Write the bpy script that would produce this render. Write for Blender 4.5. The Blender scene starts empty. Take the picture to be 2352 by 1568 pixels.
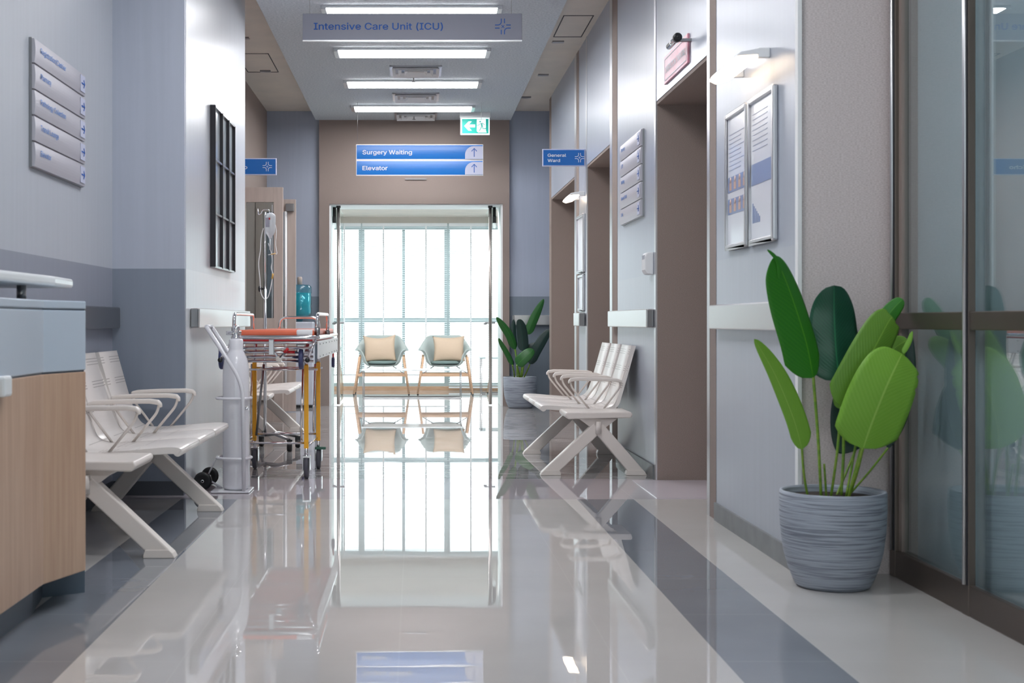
import bpy, bmesh, math, random
from mathutils import Vector, Matrix
random.seed(7)
SC = bpy.context.scene
COL = SC.collection
PI = math.pi

# ------------------------------------------------------------------ camera
F, CX, CY, EYE = 3100.0, 955.0, 740.0, 0.95
cam = bpy.data.cameras.new('camera'); camo = bpy.data.objects.new('camera', cam); COL.objects.link(camo)
cam.sensor_width = 36; cam.lens = F / 2352 * 36
cam.shift_x = (1176 - CX) / 2352; cam.shift_y = -(784 - CY) / 2352
camo.location = (0, 0, EYE); camo.rotation_euler = (PI / 2, 0, 0)
cam.clip_start = 0.05; cam.clip_end = 200
cam.dof.use_dof = True; cam.dof.focus_distance = 11.5; cam.dof.aperture_fstop = 6.3
SC.camera = camo

def W(px, py, Y):
    """the point at distance Y that the photograph shows at px, py"""
    return Vector(((px - CX) / F * Y, Y, EYE - (py - CY) / F * Y))

# ------------------------------------------------------------------ world, light, exposure
wd = bpy.data.worlds.new('daylight'); SC.world = wd; wd.use_nodes = True
bg = wd.node_tree.nodes['Background']; bg.inputs[0].default_value = (0.93, 0.985, 1.0, 1); bg.inputs[1].default_value = 1.5
vs = SC.view_settings
vs.view_transform = 'Standard'; vs.look = 'None'; vs.exposure = 1.08; vs.gamma = 1; vs.use_curve_mapping = False
SC.cycles.max_bounces = 10; SC.cycles.diffuse_bounces = 5; SC.cycles.glossy_bounces = 5
SC.cycles.transparent_max_bounces = 16; SC.cycles.sample_clamp_indirect = 6
SC.cycles.use_denoising = True
pl = bpy.data.lights.new('window_portal', 'AREA'); pl.shape = 'RECTANGLE'; pl.size = 3.3; pl.size_y = 2.3
pl.cycles.is_portal = True
plo = bpy.data.objects.new('window_portal', pl); COL.objects.link(plo); plo.location = (0, 19.2, 1.2); plo.rotation_euler = (-PI / 2, 0, 0)
pl2 = bpy.data.lights.new('added_rear_window_portal', 'AREA'); pl2.shape = 'RECTANGLE'; pl2.size = 3.0; pl2.size_y = 2.9
pl2.cycles.is_portal = True  # samples daylight through the added opening behind the camera
plo2 = bpy.data.objects.new('added_rear_window_portal', pl2); COL.objects.link(plo2); plo2.location = (.1, -4.3, 1.6); plo2.rotation_euler = (PI / 2, 0, 0)
PANEL_E = 15.0      # ceiling panels
LAMP_E = 2.2      # wall lamps

# ------------------------------------------------------------------ materials
def lin(c):
    return tuple((x / 12.92 if x <= 0.04045 else ((x + 0.055) / 1.055) ** 2.4) for x in (v / 255 for v in c)) + (1,)
def newmat(name):
    m = bpy.data.materials.new(name); m.use_nodes = True
    return m, m.node_tree.nodes, m.node_tree.links, m.node_tree.nodes['Principled BSDF']
def pm(name, c, rough=.5, metal=0, spec=.5, coat=0, noise=None, bump=None, trans=0, sheen=0):
    m, n, l, p = newmat(name)
    p.inputs['Base Color'].default_value = lin(c); p.inputs['Roughness'].default_value = rough
    p.inputs['Metallic'].default_value = metal; p.inputs['Specular IOR Level'].default_value = spec
    p.inputs['Coat Weight'].default_value = coat; p.inputs['Coat Roughness'].default_value = .08
    if trans: p.inputs['Transmission Weight'].default_value = trans
    if noise:      # (scale, second colour, (sx,sy,sz), contrast lo, hi)
        tc = n.new('ShaderNodeTexCoord'); mp = n.new('ShaderNodeMapping'); mp.inputs['Scale'].default_value = noise[2]
        nz = n.new('ShaderNodeTexNoise'); nz.inputs['Scale'].default_value = noise[0]; nz.inputs['Detail'].default_value = 4
        cr = n.new('ShaderNodeValToRGB'); cr.color_ramp.elements[0].position = noise[3]; cr.color_ramp.elements[1].position = noise[4]
        cr.color_ramp.elements[0].color = lin(c); cr.color_ramp.elements[1].color = lin(noise[1])
        l.new(tc.outputs['Object'], mp.inputs[0]); l.new(mp.outputs[0], nz.inputs[0]); l.new(nz.outputs[0], cr.inputs[0]); l.new(cr.outputs[0], p.inputs['Base Color'])
    if bump:       # (scale, strength, (sx,sy,sz))
        tc = n.new('ShaderNodeTexCoord'); mp = n.new('ShaderNodeMapping'); mp.inputs['Scale'].default_value = bump[2]
        nz = n.new('ShaderNodeTexNoise'); nz.inputs['Scale'].default_value = bump[0]; nz.inputs['Detail'].default_value = 3
        b = n.new('ShaderNodeBump'); b.inputs['Strength'].default_value = bump[1]; b.inputs['Distance'].default_value = .01
        l.new(tc.outputs['Object'], mp.inputs[0]); l.new(mp.outputs[0], nz.inputs[0]); l.new(nz.outputs[0], b.inputs['Height']); l.new(b.outputs[0], p.inputs['Normal'])
    return m
def emit(name, c, s):
    m, n, l, p = newmat(name)
    p.inputs['Base Color'].default_value = lin(c); p.inputs['Emission Color'].default_value = lin(c); p.inputs['Emission Strength'].default_value = s
    return m
def glass(name, tint, rough=.0, gloss=1.0, ior=1.5):
    """a thin pane: mirror share by angle, the rest seen through with its tint"""
    m, n, l, p = newmat(name); out = n['Material Output']; n.remove(p)
    t = n.new('ShaderNodeBsdfTransparent'); t.inputs[0].default_value = lin(tint)
    g = n.new('ShaderNodeBsdfGlossy'); g.inputs['Roughness'].default_value = rough; g.inputs[0].default_value = (gloss,) * 3 + (1,)
    f = n.new('ShaderNodeFresnel'); mx = n.new('ShaderNodeMixShader')
    ge = n.new('ShaderNodeNewGeometry'); mr = n.new('ShaderNodeMapRange'); mr.inputs[3].default_value = ior; mr.inputs[4].default_value = 1 / ior
    l.new(ge.outputs['Backfacing'], mr.inputs[0]); l.new(mr.outputs[0], f.inputs[0])
    l.new(f.outputs[0], mx.inputs[0]); l.new(t.outputs[0], mx.inputs[1]); l.new(g.outputs[0], mx.inputs[2]); l.new(mx.outputs[0], out.inputs[0])
    return m
def wallmat(name, up, low, rough=.3, spec=.5, z=1.245):
    """painted wall panel with a differently toned dado below 1.245 m and a faint vertical grain"""
    m, n, l, p = newmat(name)
    tc = n.new('ShaderNodeTexCoord'); sx = n.new('ShaderNodeSeparateXYZ'); l.new(tc.outputs['Object'], sx.inputs[0])
    gt = n.new('ShaderNodeMath'); gt.operation = 'GREATER_THAN'; gt.inputs[1].default_value = z; l.new(sx.outputs[2], gt.inputs[0])
    mp = n.new('ShaderNodeMapping'); mp.inputs['Scale'].default_value = (30, 30, 1.2); nz = n.new('ShaderNodeTexNoise'); nz.inputs['Scale'].default_value = 1.0
    l.new(tc.outputs['Object'], mp.inputs[0]); l.new(mp.outputs[0], nz.inputs[0])
    mx = n.new('ShaderNodeMix'); mx.data_type = 'RGBA'; l.new(gt.outputs[0], mx.inputs[0])
    mx.inputs[6].default_value = lin(low); mx.inputs[7].default_value = lin(up)
    hv = n.new('ShaderNodeHueSaturation'); ma = n.new('ShaderNodeMapRange'); ma.inputs[3].default_value = .94; ma.inputs[4].default_value = 1.05
    l.new(nz.outputs[0], ma.inputs[0]); l.new(ma.outputs[0], hv.inputs['Value']); l.new(mx.outputs[2], hv.inputs['Color']); l.new(hv.outputs[0], p.inputs['Base Color'])
    p.inputs['Roughness'].default_value = rough; p.inputs['Specular IOR Level'].default_value = spec
    return m

M = {}
M['wall_r'] = wallmat('wall_panel_blue_grey', (166, 173, 186), (172, 178, 188), .32, .5)  # lower part lightened to stand in for the panel's gloss
M['wall_col'] = wallmat('wall_panel_silver', (200, 205, 212), (212, 216, 221), .32, .55)  # lower part lightened: window reflection and floor bounce put into the colour
M['wall_l'] = wallmat('wall_paint_lavender', (180, 185, 194), (144, 149, 162), .45, .35)
M['wall_face'] = wallmat('wall_paint_blue', (178, 184, 198), (134, 142, 156), .5, .3)
M['wall_far'] = wallmat('wall_paint_far_blue', (160, 168, 184), (120, 130, 142), .5, .3)
M['brown'] = pm('speckled_brown_wallcover', (158, 144, 138), .75, noise=(300, (130, 117, 111), (1, 1, 1.6), .38, .62), bump=(220, .25, (1, 1, 1)), spec=.3)
M['brown_lit'] = pm('speckled_brown_wallcover_lit', (226, 216, 216), .75, noise=(120, (200, 189, 188), (1, 1, 3), .35, .65), bump=(160, .3, (1, 1, 3)), spec=.3)  # brown wallcover lightened, glow of the near lights put into the colour
M['brownflat'] = pm('brown_laminate', (146, 132, 126), .4, noise=(3, (134, 122, 116), (8, 8, .6), .3, .7))
M['ceil'] = pm('acoustic_ceiling', (176, 186, 194), .9, noise=(60, (200, 208, 214), (1, 1, 1), .35, .65), bump=(120, .35, (1, 1, 1)))
M['soffit'] = pm('cream_soffit', (206, 198, 188), .8, noise=(4, (196, 190, 182), (1, 1, 1), .3, .7))
M['white'] = pm('white_paint', (232, 234, 236), .6)
M['alu'] = pm('brushed_aluminium', (205, 205, 208), .32, 1, bump=(40, .05, (1, 1, 40)))
M['rail'] = pm('satin_steel_rail', (214, 212, 212), .3, 1)
M['chrome'] = pm('chrome', (225, 225, 228), .12, 1)
M['steel'] = pm('steel', (150, 150, 152), .3, 1)
M['bronze'] = pm('bronze_aluminium_frame', (108, 98, 92), .38, .75)
M['darkgap'] = pm('dark_gasket', (36, 36, 42), .6)
M['base'] = pm('baseboard_stone', (118, 122, 124), .35, noise=(9, (104, 108, 110), (1, 1, 1), .35, .65))
M['basedark'] = pm('baseboard_dark', (82, 86, 94), .4)
M['bench'] = pm('bench_cream_steel', (222, 214, 208), .32, spec=.5)
M['leaf_wood'] = pm('beech_wood', (206, 170, 140), .45, noise=(4, (190, 152, 122), (2, 2, 14), .3, .7))
M['counter_wood'] = pm('maple_laminate', (196, 166, 142), .4, noise=(3, (180, 148, 124), (14, 14, .9), .3, .7))
M['counter_blue'] = pm('blue_back_painted_glass', (184, 198, 212), .12, spec=.6)
M['kick'] = pm('kick_grey_metal', (92, 104, 116), .35, .3)
M['solid'] = pm('white_solid_surface', (226, 230, 232), .25)
M['black'] = pm('black_plastic', (24, 25, 28), .4)
M['rubber'] = pm('grey_rubber', (78, 78, 88), .6)
M['wheelblue'] = pm('blue_castor_rubber', (62, 68, 108), .4)
M['orange'] = pm('orange_vinyl', (226, 112, 80), .35)
M['red'] = pm('red_plastic', (196, 30, 40), .3)
M['yellow'] = pm('yellow_legs', (255, 186, 44), .35)
M['panelwhite'] = pm('white_enamel', (236, 236, 238), .3)
M['bottle'] = pm('white_oxygen_cylinder', (226, 226, 232), .2, coat=.5)
M['cooler'] = pm('cooler_plastic', (196, 200, 212), .35)
M['water'] = glass('blue_water_bottle', (190, 232, 238), .05)
M['doorwood'] = pm('pale_wood_door', (186, 172, 164), .45, noise=(3, (174, 160, 152), (10, 10, .7), .3, .7))
M['doorglass'] = glass('clear_door_glass', (222, 228, 228), .02)
M['clear'] = glass('clear_glass', (236, 244, 242), .0)
M['winglass'] = glass('window_glass', (246, 250, 250), .0)
M['sideglass'] = glass('tinted_side_glass', (242, 249, 249), .0, ior=2.0)
M['closet'] = pm('frosted_grey_backing', (172, 179, 188), .8)
M['blind'] = None
M['sage'] = pm('sage_shell', (172, 183, 181), .5)
M['sagedark'] = pm('grey_green_seat_pad', (112, 130, 128), .8)
M['sand'] = pm('sand_satin_cushion', (190, 168, 146), .55, bump=(9, .35, (1, 1, 2.5)))
M['blue'] = pm('blue_sign_face', (16, 118, 206), .3, spec=.5)
M['bluedeep'] = pm('deep_blue_sign_face', (20, 104, 186), .35)
M['bluetext'] = pm('blue_lettering', (26, 92, 180), .5)
M['bluetext2'] = pm('pale_blue_lettering', (96, 144, 214), .6)
M['whitetext'] = pm('white_lettering', (232, 238, 246), .5)
M['silver'] = pm('silver_sign_face', (152, 154, 168), .45, 0)
M['afield'] = pm('pale_arrow_field', (196, 200, 222), .45)
M['dirsilver'] = pm('silver_directory_face', (190, 188, 196), .42, .35)
M['pink'] = pm('pink_sign_face', (214, 130, 150), .4, noise=(4, (222, 178, 192), (1, 1, 1), .35, .65))
M['exitgreen'] = emit('exit_green', (10, 150, 136), .22)
M['exitwhite'] = emit('exit_white', (230, 240, 240), .25)
M['diffuser'] = emit('light_diffuser', (250, 250, 252), PANEL_E)
M['lampglow'] = emit('warm_lamp_diffuser', (255, 232, 205), LAMP_E)
M['poster'] = pm('poster_paper', (226, 230, 240), .25, coat=.4)
M['ink'] = pm('pale_printed_text', (176, 184, 208), .3, coat=.4)
M['posterblue'] = pm('poster_blue_print', (126, 146, 190), .3, coat=.4)
M['posterorange'] = pm('poster_orange_print', (204, 168, 150), .3, coat=.4)
M['mirror'] = pm('picture_glass', (214, 226, 232), .18, .3)
M['mullion'] = pm('window_mullion', (176, 190, 192), .4, .3)
M['pole'] = pm('brushed_door_pole', (168, 160, 156), .28, 1)
M['soil'] = pm('dark_soil', (46, 36, 30), .9)
M['bag'] = pm('infusion_bag_plastic', (222, 228, 232), .15, trans=.35)
M['tubing'] = pm('white_tubing', (236, 238, 240), .3)
M['tan'] = pm('tan_clip', (220, 176, 96), .4)
M['thresh'] = pm('pale_threshold_stone', (206, 198, 206), .12)
M['concrete'] = pm('outdoor_paving', (190, 190, 186), .8)

def blindmat():
    m, n, l, p = newmat('white_blind_slat'); out = n['Material Output']; n.remove(p)
    d = n.new('ShaderNodeBsdfDiffuse'); d.inputs[0].default_value = lin((232, 238, 240))
    t = n.new('ShaderNodeBsdfTranslucent'); t.inputs[0].default_value = lin((226, 236, 238))
    mx = n.new('ShaderNodeMixShader'); mx.inputs[0].default_value = .26
    l.new(d.outputs[0], mx.inputs[1]); l.new(t.outputs[0], mx.inputs[2]); l.new(mx.outputs[0], out.inputs[0])
    return m
M['blind'] = blindmat()

def potmat():
    m, n, l, p = newmat('ribbed_grey_planter')
    tc = n.new('ShaderNodeTexCoord'); mp = n.new('ShaderNodeMapping'); mp.inputs['Scale'].default_value = (5, 5, 150)
    nz = n.new('ShaderNodeTexNoise'); nz.inputs['Scale'].default_value = 1.0; nz.inputs['Detail'].default_value = 2
    l.new(tc.outputs['Object'], mp.inputs[0]); l.new(mp.outputs[0], nz.inputs[0])
    cr = n.new('ShaderNodeValToRGB'); cr.color_ramp.elements[0].position = .36; cr.color_ramp.elements[1].position = .52
    cr.color_ramp.elements[0].color = lin((116, 122, 134)); cr.color_ramp.elements[1].color = lin((158, 166, 178))
    l.new(nz.outputs[0], cr.inputs[0]); l.new(cr.outputs[0], p.inputs['Base Color'])
    b = n.new('ShaderNodeBump'); b.inputs['Strength'].default_value = .8; b.inputs['Distance'].default_value = .006
    l.new(nz.outputs[0], b.inputs['Height']); l.new(b.outputs[0], p.inputs['Normal']); p.inputs['Roughness'].default_value = .55
    return m
M['pot'] = potmat()

def leafmat(name, c1, c2, rough=.4):
    m, n, l, p = newmat(name)
    at = n.new('ShaderNodeAttribute'); at.attribute_name = 'leafuv'
    sx = n.new('ShaderNodeSeparateXYZ'); l.new(at.outputs['Vector'], sx.inputs[0])
    ab = n.new('ShaderNodeMath'); ab.operation = 'ABSOLUTE'; l.new(sx.outputs[0], ab.inputs[0])
    # side veins
    ml = n.new('ShaderNodeMath'); ml.operation = 'MULTIPLY_ADD'; ml.inputs[1].default_value = -.25; l.new(ab.outputs[0], ml.inputs[0]); l.new(sx.outputs[1], ml.inputs[2])
    sn = n.new('ShaderNodeMath'); sn.operation = 'MULTIPLY'; sn.inputs[1].default_value = 170; l.new(ml.outputs[0], sn.inputs[0])
    s2 = n.new('ShaderNodeMath'); s2.operation = 'SINE'; l.new(sn.outputs[0], s2.inputs[0])
    mr = n.new('ShaderNodeMapRange'); mr.inputs[1].default_value = -1; mr.inputs[2].default_value = 1; l.new(s2.outputs[0], mr.inputs[0])
    mr.inputs[3].default_value = .12; mr.inputs[4].default_value = .26
    lt = n.new('ShaderNodeMath'); lt.operation = 'LESS_THAN'; lt.inputs[1].default_value = .03; l.new(ab.outputs[0], lt.inputs[0])
    mx_ = n.new('ShaderNodeMath'); mx_.operation = 'MAXIMUM'; l.new(mr.outputs[0], mx_.inputs[0]); l.new(lt.outputs[0], mx_.inputs[1])
    mx = n.new('ShaderNodeMix'); mx.data_type = 'RGBA'; l.new(mx_.outputs[0], mx.inputs[0])
    mx.inputs[6].default_value = lin(c1); mx.inputs[7].default_value = lin(c2)
    l.new(mx.outputs[2], p.inputs['Base Color']); p.inputs['Roughness'].default_value = rough
    bp = n.new('ShaderNodeBump'); bp.inputs['Strength'].default_value = .05; bp.inputs['Distance'].default_value = .004
    l.new(s2.outputs[0], bp.inputs['Height']); l.new(bp.outputs[0], p.inputs['Normal'])
    return m
M['leaf_green'] = leafmat('leaf_bright_green', (32, 118, 24), (84, 160, 40))
M['leaf_lime'] = leafmat('leaf_lime', (112, 168, 44), (150, 194, 84), .5)
M['leaf_olive'] = leafmat('leaf_olive', (88, 138, 36), (128, 172, 62), .45)
M['leaf_dark'] = leafmat('leaf_dark_green', (20, 66, 52), (44, 116, 80), .35)
M['leaf_black'] = leafmat('leaf_deep_green', (14, 42, 40), (26, 66, 54), .4)
M['leaf_mid'] = leafmat('leaf_mid_green', (24, 84, 34), (62, 124, 52), .4)
M['stem'] = pm('plant_stem', (104, 146, 44), .45, noise=(14, (132, 160, 60), (1, 1, 3), .4, .6))

def slotmat():
    """cream seat steel with the groups of slots pressed through it"""
    m, n, l, p = newmat('bench_seat_slotted')
    tc = n.new('ShaderNodeTexCoord'); s = n.new('ShaderNodeSeparateXYZ'); l.new(tc.outputs['Object'], s.inputs[0])
    def mt(op, a, b=None, c=None):
        x = n.new('ShaderNodeMath'); x.operation = op
        for i, v in enumerate((a, b, c)):
            if v is None: continue
            if isinstance(v, (int, float)): x.inputs[i].default_value = v
            else: l.new(v, x.inputs[i])
        return x.outputs[0]
    yy = mt('ABSOLUTE', mt('SUBTRACT', mt('FRACT', mt('DIVIDE', s.outputs[1], .49)), .5))
    inw = mt('LESS_THAN', yy, .38)
    back = mt('GREATER_THAN', s.outputs[2], .47)
    gz = mt('LESS_THAN', mt('FRACT', mt('DIVIDE', s.outputs[2], .105)), .36)
    lz = mt('LESS_THAN', mt('FRACT', mt('DIVIDE', s.outputs[2], .0135)), .26)
    mk = mt('MULTIPLY', mt('MULTIPLY', back, inw), mt('MULTIPLY', gz, lz))
    seat = mt('LESS_THAN', s.outputs[2], .44)
    ax = mt('ABSOLUTE', s.outputs[0])
    gx = mt('LESS_THAN', mt('FRACT', mt('DIVIDE', ax, .125)), .36)
    lx = mt('LESS_THAN', mt('FRACT', mt('DIVIDE', ax, .0155)), .26)
    mk2 = mt('MULTIPLY', mt('MULTIPLY', seat, inw), mt('MULTIPLY', gx, lx))
    gg = n.new('ShaderNodeNewGeometry'); gs = n.new('ShaderNodeSeparateXYZ'); l.new(gg.outputs['Normal'], gs.inputs[0])
    mk = mt('MULTIPLY', mk, mt('GREATER_THAN', mt('ABSOLUTE', gs.outputs[0]), .5))
    mk2 = mt('MULTIPLY', mk2, mt('MULTIPLY', mt('GREATER_THAN', gs.outputs[2], .8), mt('LESS_THAN', ax, .14)))
    mk = mt('MAXIMUM', mk, mk2)
    mx = n.new('ShaderNodeMix'); mx.data_type = 'RGBA'; l.new(mk, mx.inputs[0]); mx.inputs[6].default_value = lin((224, 218, 214)); mx.inputs[7].default_value = lin((156, 148, 144))
    l.new(mx.outputs[2], p.inputs['Base Color']); p.inputs['Roughness'].default_value = .28
    return m
M['slot'] = slotmat()

def floormat():
    m, n, l, p = newmat('polished_stone_floor')
    tc = n.new('ShaderNodeTexCoord'); s = n.new('ShaderNodeSeparateXYZ'); l.new(tc.outputs['Object'], s.inputs[0])
    def mt(op, a, b=None, c=None):
        x = n.new('ShaderNodeMath'); x.operation = op
        for i, v in enumerate((a, b, c)):
            if v is None: continue
            if isinstance(v, (int, float)): x.inputs[i].default_value = v
            else: l.new(v, x.inputs[i])
        return x.outputs[0]
    def rng(v, a, b): return mt('MULTIPLY', mt('GREATER_THAN', v, a), mt('LESS_THAN', v, b))
    def mix(f, a, b):
        x = n.new('ShaderNodeMix'); x.data_type = 'RGBA'; l.new(f, x.inputs[0]) if not isinstance(f, float) else None
        for i, v in ((6, a), (7, b)):
            if isinstance(v, tuple): x.inputs[i].default_value = v
            else: l.new(v, x.inputs[i])
        return x.outputs[2]
    X, Y = s.outputs[0], s.outputs[1]
    def noise(scale, sc, det=4):
        mp = n.new('ShaderNodeMapping'); mp.inputs['Scale'].default_value = sc; l.new(tc.outputs['Object'], mp.inputs[0])
        z = n.new('ShaderNodeTexNoise'); z.inputs['Scale'].default_value = scale; z.inputs['Detail'].default_value = det; l.new(mp.outputs[0], z.inputs[0]); return z.outputs[0]
    veins = noise(2.2, (1, 1, 1), 6)
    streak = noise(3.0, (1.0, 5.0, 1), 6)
    light = mix(veins, lin((184, 181, 179)), lin((202, 199, 197)))
    dark = mix(veins, lin((110, 115, 123)), lin((134, 139, 147)))
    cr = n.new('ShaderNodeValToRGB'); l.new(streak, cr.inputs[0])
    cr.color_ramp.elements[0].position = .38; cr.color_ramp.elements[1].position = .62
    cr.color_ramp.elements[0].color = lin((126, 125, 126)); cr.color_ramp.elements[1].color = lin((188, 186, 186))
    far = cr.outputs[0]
    band = mt('MULTIPLY', mt('MAXIMUM', rng(X, .866, 1.17), rng(X, -1.26, -.958)), mt('LESS_THAN', Y, 7.25))
    c = mix(band, light, dark)
    cross = rng(Y, 7.25, 8.2)
    c = mix(cross, c, lin((180, 172, 177)))
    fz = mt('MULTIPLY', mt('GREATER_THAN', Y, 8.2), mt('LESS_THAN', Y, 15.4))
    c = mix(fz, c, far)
    # joints
    def joint(v, per, off, w): return mt('LESS_THAN', mt('FRACT', mt('DIVIDE', mt('ADD', v, off), per)), w / per)
    j = mt('MAXIMUM', joint(X, .61, .61 * 4 - 1.17 + .0, .004), joint(Y, .61, -.12, .004))
    jj = mt('MULTIPLY', j, .12)
    c = mix(jj, c, lin((226, 222, 220)))
    l.new(c, p.inputs['Base Color'])
    p.inputs['Roughness'].default_value = .012; p.inputs['Specular IOR Level'].default_value = 1.0
    wave = noise(1.0, (1.6, 7.0, 1), 2)
    b = n.new('ShaderNodeBump'); b.inputs['Strength'].default_value = .2; b.inputs['Distance'].default_value = .0006
    l.new(wave, b.inputs['Height']); l.new(b.outputs[0], p.inputs['Normal'])
    return m
M['floor'] = floormat()

# ------------------------------------------------------------------ mesh helpers
ROOTLOC = {}
def rootloc(o):
    while o is not None and o.parent is not None: o = o.parent
    return ROOTLOC.get(o.name, Vector((0, 0, 0))) if o is not None else Vector((0, 0, 0))

class MB:
    def __init__(s): s.v = []; s.f = []; s.sm = []
    def add(s, vs, fs, smooth=False):
        b = len(s.v); s.v += [Vector(v) for v in vs]; s.f += [tuple(b + i for i in f) for f in fs]; s.sm += [smooth] * len(fs); return s
    def box(s, x0, x1, y0, y1, z0, z1):
        vs = [(x, y, z) for z in (z0, z1) for y in (y0, y1) for x in (x0, x1)]
        return s.add(vs, [(0, 2, 3, 1), (4, 5, 7, 6), (0, 1, 5, 4), (2, 6, 7, 3), (0, 4, 6, 2), (1, 3, 7, 5)])
    def prism(s, pts, axis, a0, a1, smooth=False):
        """pts: 2-D outline in the two other axes (x: (y,z), y: (x,z), z: (x,y))"""
        def P(p, a): return {'x': (a, p[0], p[1]), 'y': (p[0], a, p[1]), 'z': (p[0], p[1], a)}[axis]
        n = len(pts)
        vs = [P(p, a0) for p in pts] + [P(p, a1) for p in pts]
        s.add(vs, [tuple(range(n - 1, -1, -1)), tuple(range(n, 2 * n))])
        b = len(s.v) - 2 * n
        for i in range(n):
            s.f.append((b + i, b + (i + 1) % n, b + n + (i + 1) % n, b + n + i)); s.sm.append(smooth)
        return s
    def tube(s, pts, r, n=10, closed=False, bend=0, cap=True):
        pts = [Vector(p) for p in pts]
        if bend: pts = rounded(pts, bend, closed)
        m = len(pts); rs = r if isinstance(r, (list, tuple)) else [r] * m
        if len(rs) != m: rs = [rs[0] + (rs[-1] - rs[0]) * i / (m - 1) for i in range(m)]
        vs = []; prev = None
        for i, p in enumerate(pts):
            if closed: t = (pts[(i + 1) % m] - pts[i - 1])
            else: t = pts[min(i + 1, m - 1)] - pts[max(i - 1, 0)]
            t = t.normalized()
            if prev is None:
                u = t.orthogonal().normalized()
            else:
                u = (prev - t * prev.dot(t)).normalized()
            prev = u; w = t.cross(u)
            for k in range(n):
                a = 2 * PI * k / n; vs.append(p + (u * math.cos(a) + w * math.sin(a)) * rs[i])
        fs = []
        for i in range(m if closed else m - 1):
            for k in range(n):
                a, b2 = i * n, ((i + 1) % m) * n
                fs.append((a + k, a + (k + 1) % n, b2 + (k + 1) % n, b2 + k))
        s.add(vs, fs, True)
        if not closed and cap:
            b = len(s.v) - m * n
            s.f.append(tuple(b + k for k in range(n - 1, -1, -1))); s.f.append(tuple(b + (m - 1) * n + k for k in range(n))); s.sm += [False, False]
        return s
    def lathe(s, prof, c, n=32, axis='z', smooth=True, sx=1, sy=1):
        vs = []; c = Vector(c)
        for r, h in prof:
            for k in range(n):
                a = 2 * PI * k / n; x, y = r * math.cos(a) * sx, r * math.sin(a) * sy
                vs.append(c + Vector({'z': (x, y, h), 'y': (x, h, y), 'x': (h, x, y)}[axis]))
        fs = []
        for i in range(len(prof) - 1):
            for k in range(n): fs.append((i * n + k, i * n + (k + 1) % n, (i + 1) * n + (k + 1) % n, (i + 1) * n + k))
        s.add(vs, fs, smooth)
        b = len(s.v) - len(vs)
        if prof[0][0] > 1e-6: s.f.append(tuple(b + k for k in range(n - 1, -1, -1))); s.sm.append(False)
        if prof[-1][0] > 1e-6: s.f.append(tuple(b + (len(prof) - 1) * n + k for k in range(n))); s.sm.append(False)
        return s
    def grid(s, fn, nu, nv, closed_u=False, smooth=True):
        vs = [fn(i / nu, j / nv) for i in range(nu + (0 if closed_u else 1)) for j in range(nv + 1)]
        fs = []
        mu = nu
        for i in range(mu):
            i2 = (i + 1) % nu if closed_u else i + 1
            for j in range(nv): fs.append((i * (nv + 1) + j, i2 * (nv + 1) + j, i2 * (nv + 1) + j + 1, i * (nv + 1) + j + 1))
        return s.add(vs, fs, smooth)
    def mirror_x(s):
        for v in s.v: v.x = -v.x
        s.f = [tuple(reversed(f)) for f in s.f]; return s
    def build(s, name, mat, parent=None, bevel=0, seg=2, solid=0, subsurf=0, fix=True):
        off = rootloc(parent) if parent is not None else Vector((0, 0, 0))
        me = bpy.data.meshes.new(name); me.from_pydata([tuple(v - off) for v in s.v], [], s.f); me.update()
        me.polygons.foreach_set('use_smooth', s.sm)
        if fix:
            bm = bmesh.new(); bm.from_mesh(me); bmesh.ops.remove_doubles(bm, verts=bm.verts, dist=1e-6)
            bmesh.ops.recalc_face_normals(bm, faces=bm.faces); bm.to_mesh(me); bm.free()
        me.materials.append(M[mat] if isinstance(mat, str) else mat)
        o = bpy.data.objects.new(name, me); COL.objects.link(o)
        if parent is not None: o.parent = parent
        if solid:
            md = o.modifiers.new('solid', 'SOLIDIFY'); md.thickness = solid; md.offset = 0
        if bevel:
            md = o.modifiers.new('bevel', 'BEVEL'); md.width = bevel; md.segments = seg; md.limit_method = 'ANGLE'; md.angle_limit = math.radians(40)
        if subsurf:
            md = o.modifiers.new('sub', 'SUBSURF'); md.levels = subsurf; md.render_levels = subsurf
        return o

def rounded(pts, r, closed=False, k=6):
    out = []; m = len(pts)
    for i, p in enumerate(pts):
        if not closed and i in (0, m - 1): out.append(p); continue
        a, b = pts[i - 1], pts[(i + 1) % m]
        da, db = (a - p), (b - p); rr = min(r, da.length * .49, db.length * .49)
        A, B = p + da.normalized() * rr, p + db.normalized() * rr
        for j in range(k + 1):
            t = j / k; out.append(A * (1 - t) ** 2 + p * 2 * t * (1 - t) + B * t * t)
    return out
def bx(x0, x1, y0, y1, z0, z1): return MB().box(x0, x1, y0, y1, z0, z1)

def thing(name, label, cat, loc=(0, 0, 0), group=None):
    o = bpy.data.objects.new(name, None); COL.objects.link(o); o.location = loc; o.empty_display_size = .1
    ROOTLOC[o.name] = Vector(loc); o['label'] = label; o['category'] = cat
    if group: o['group'] = group
    return o
def tag(o, label, cat, group=None, origin=None):
    o['label'] = label; o['category'] = cat
    if group: o['group'] = group
    return o
def struct(name, mb, mat, parent=None, **k):
    o = mb.build(name, mat, parent, **k)
    if parent is None: o['kind'] = 'structure'
    return o
def copy_tree(o, parent=None):
    c = o.copy(); COL.objects.link(c)
    if parent is not None: c.parent = parent
    for ch in [x for x in KIDS(o)]: copy_tree(ch, c)
    return c
def KIDS(o): return [x for x in bpy.data.objects if x.parent == o]

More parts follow.
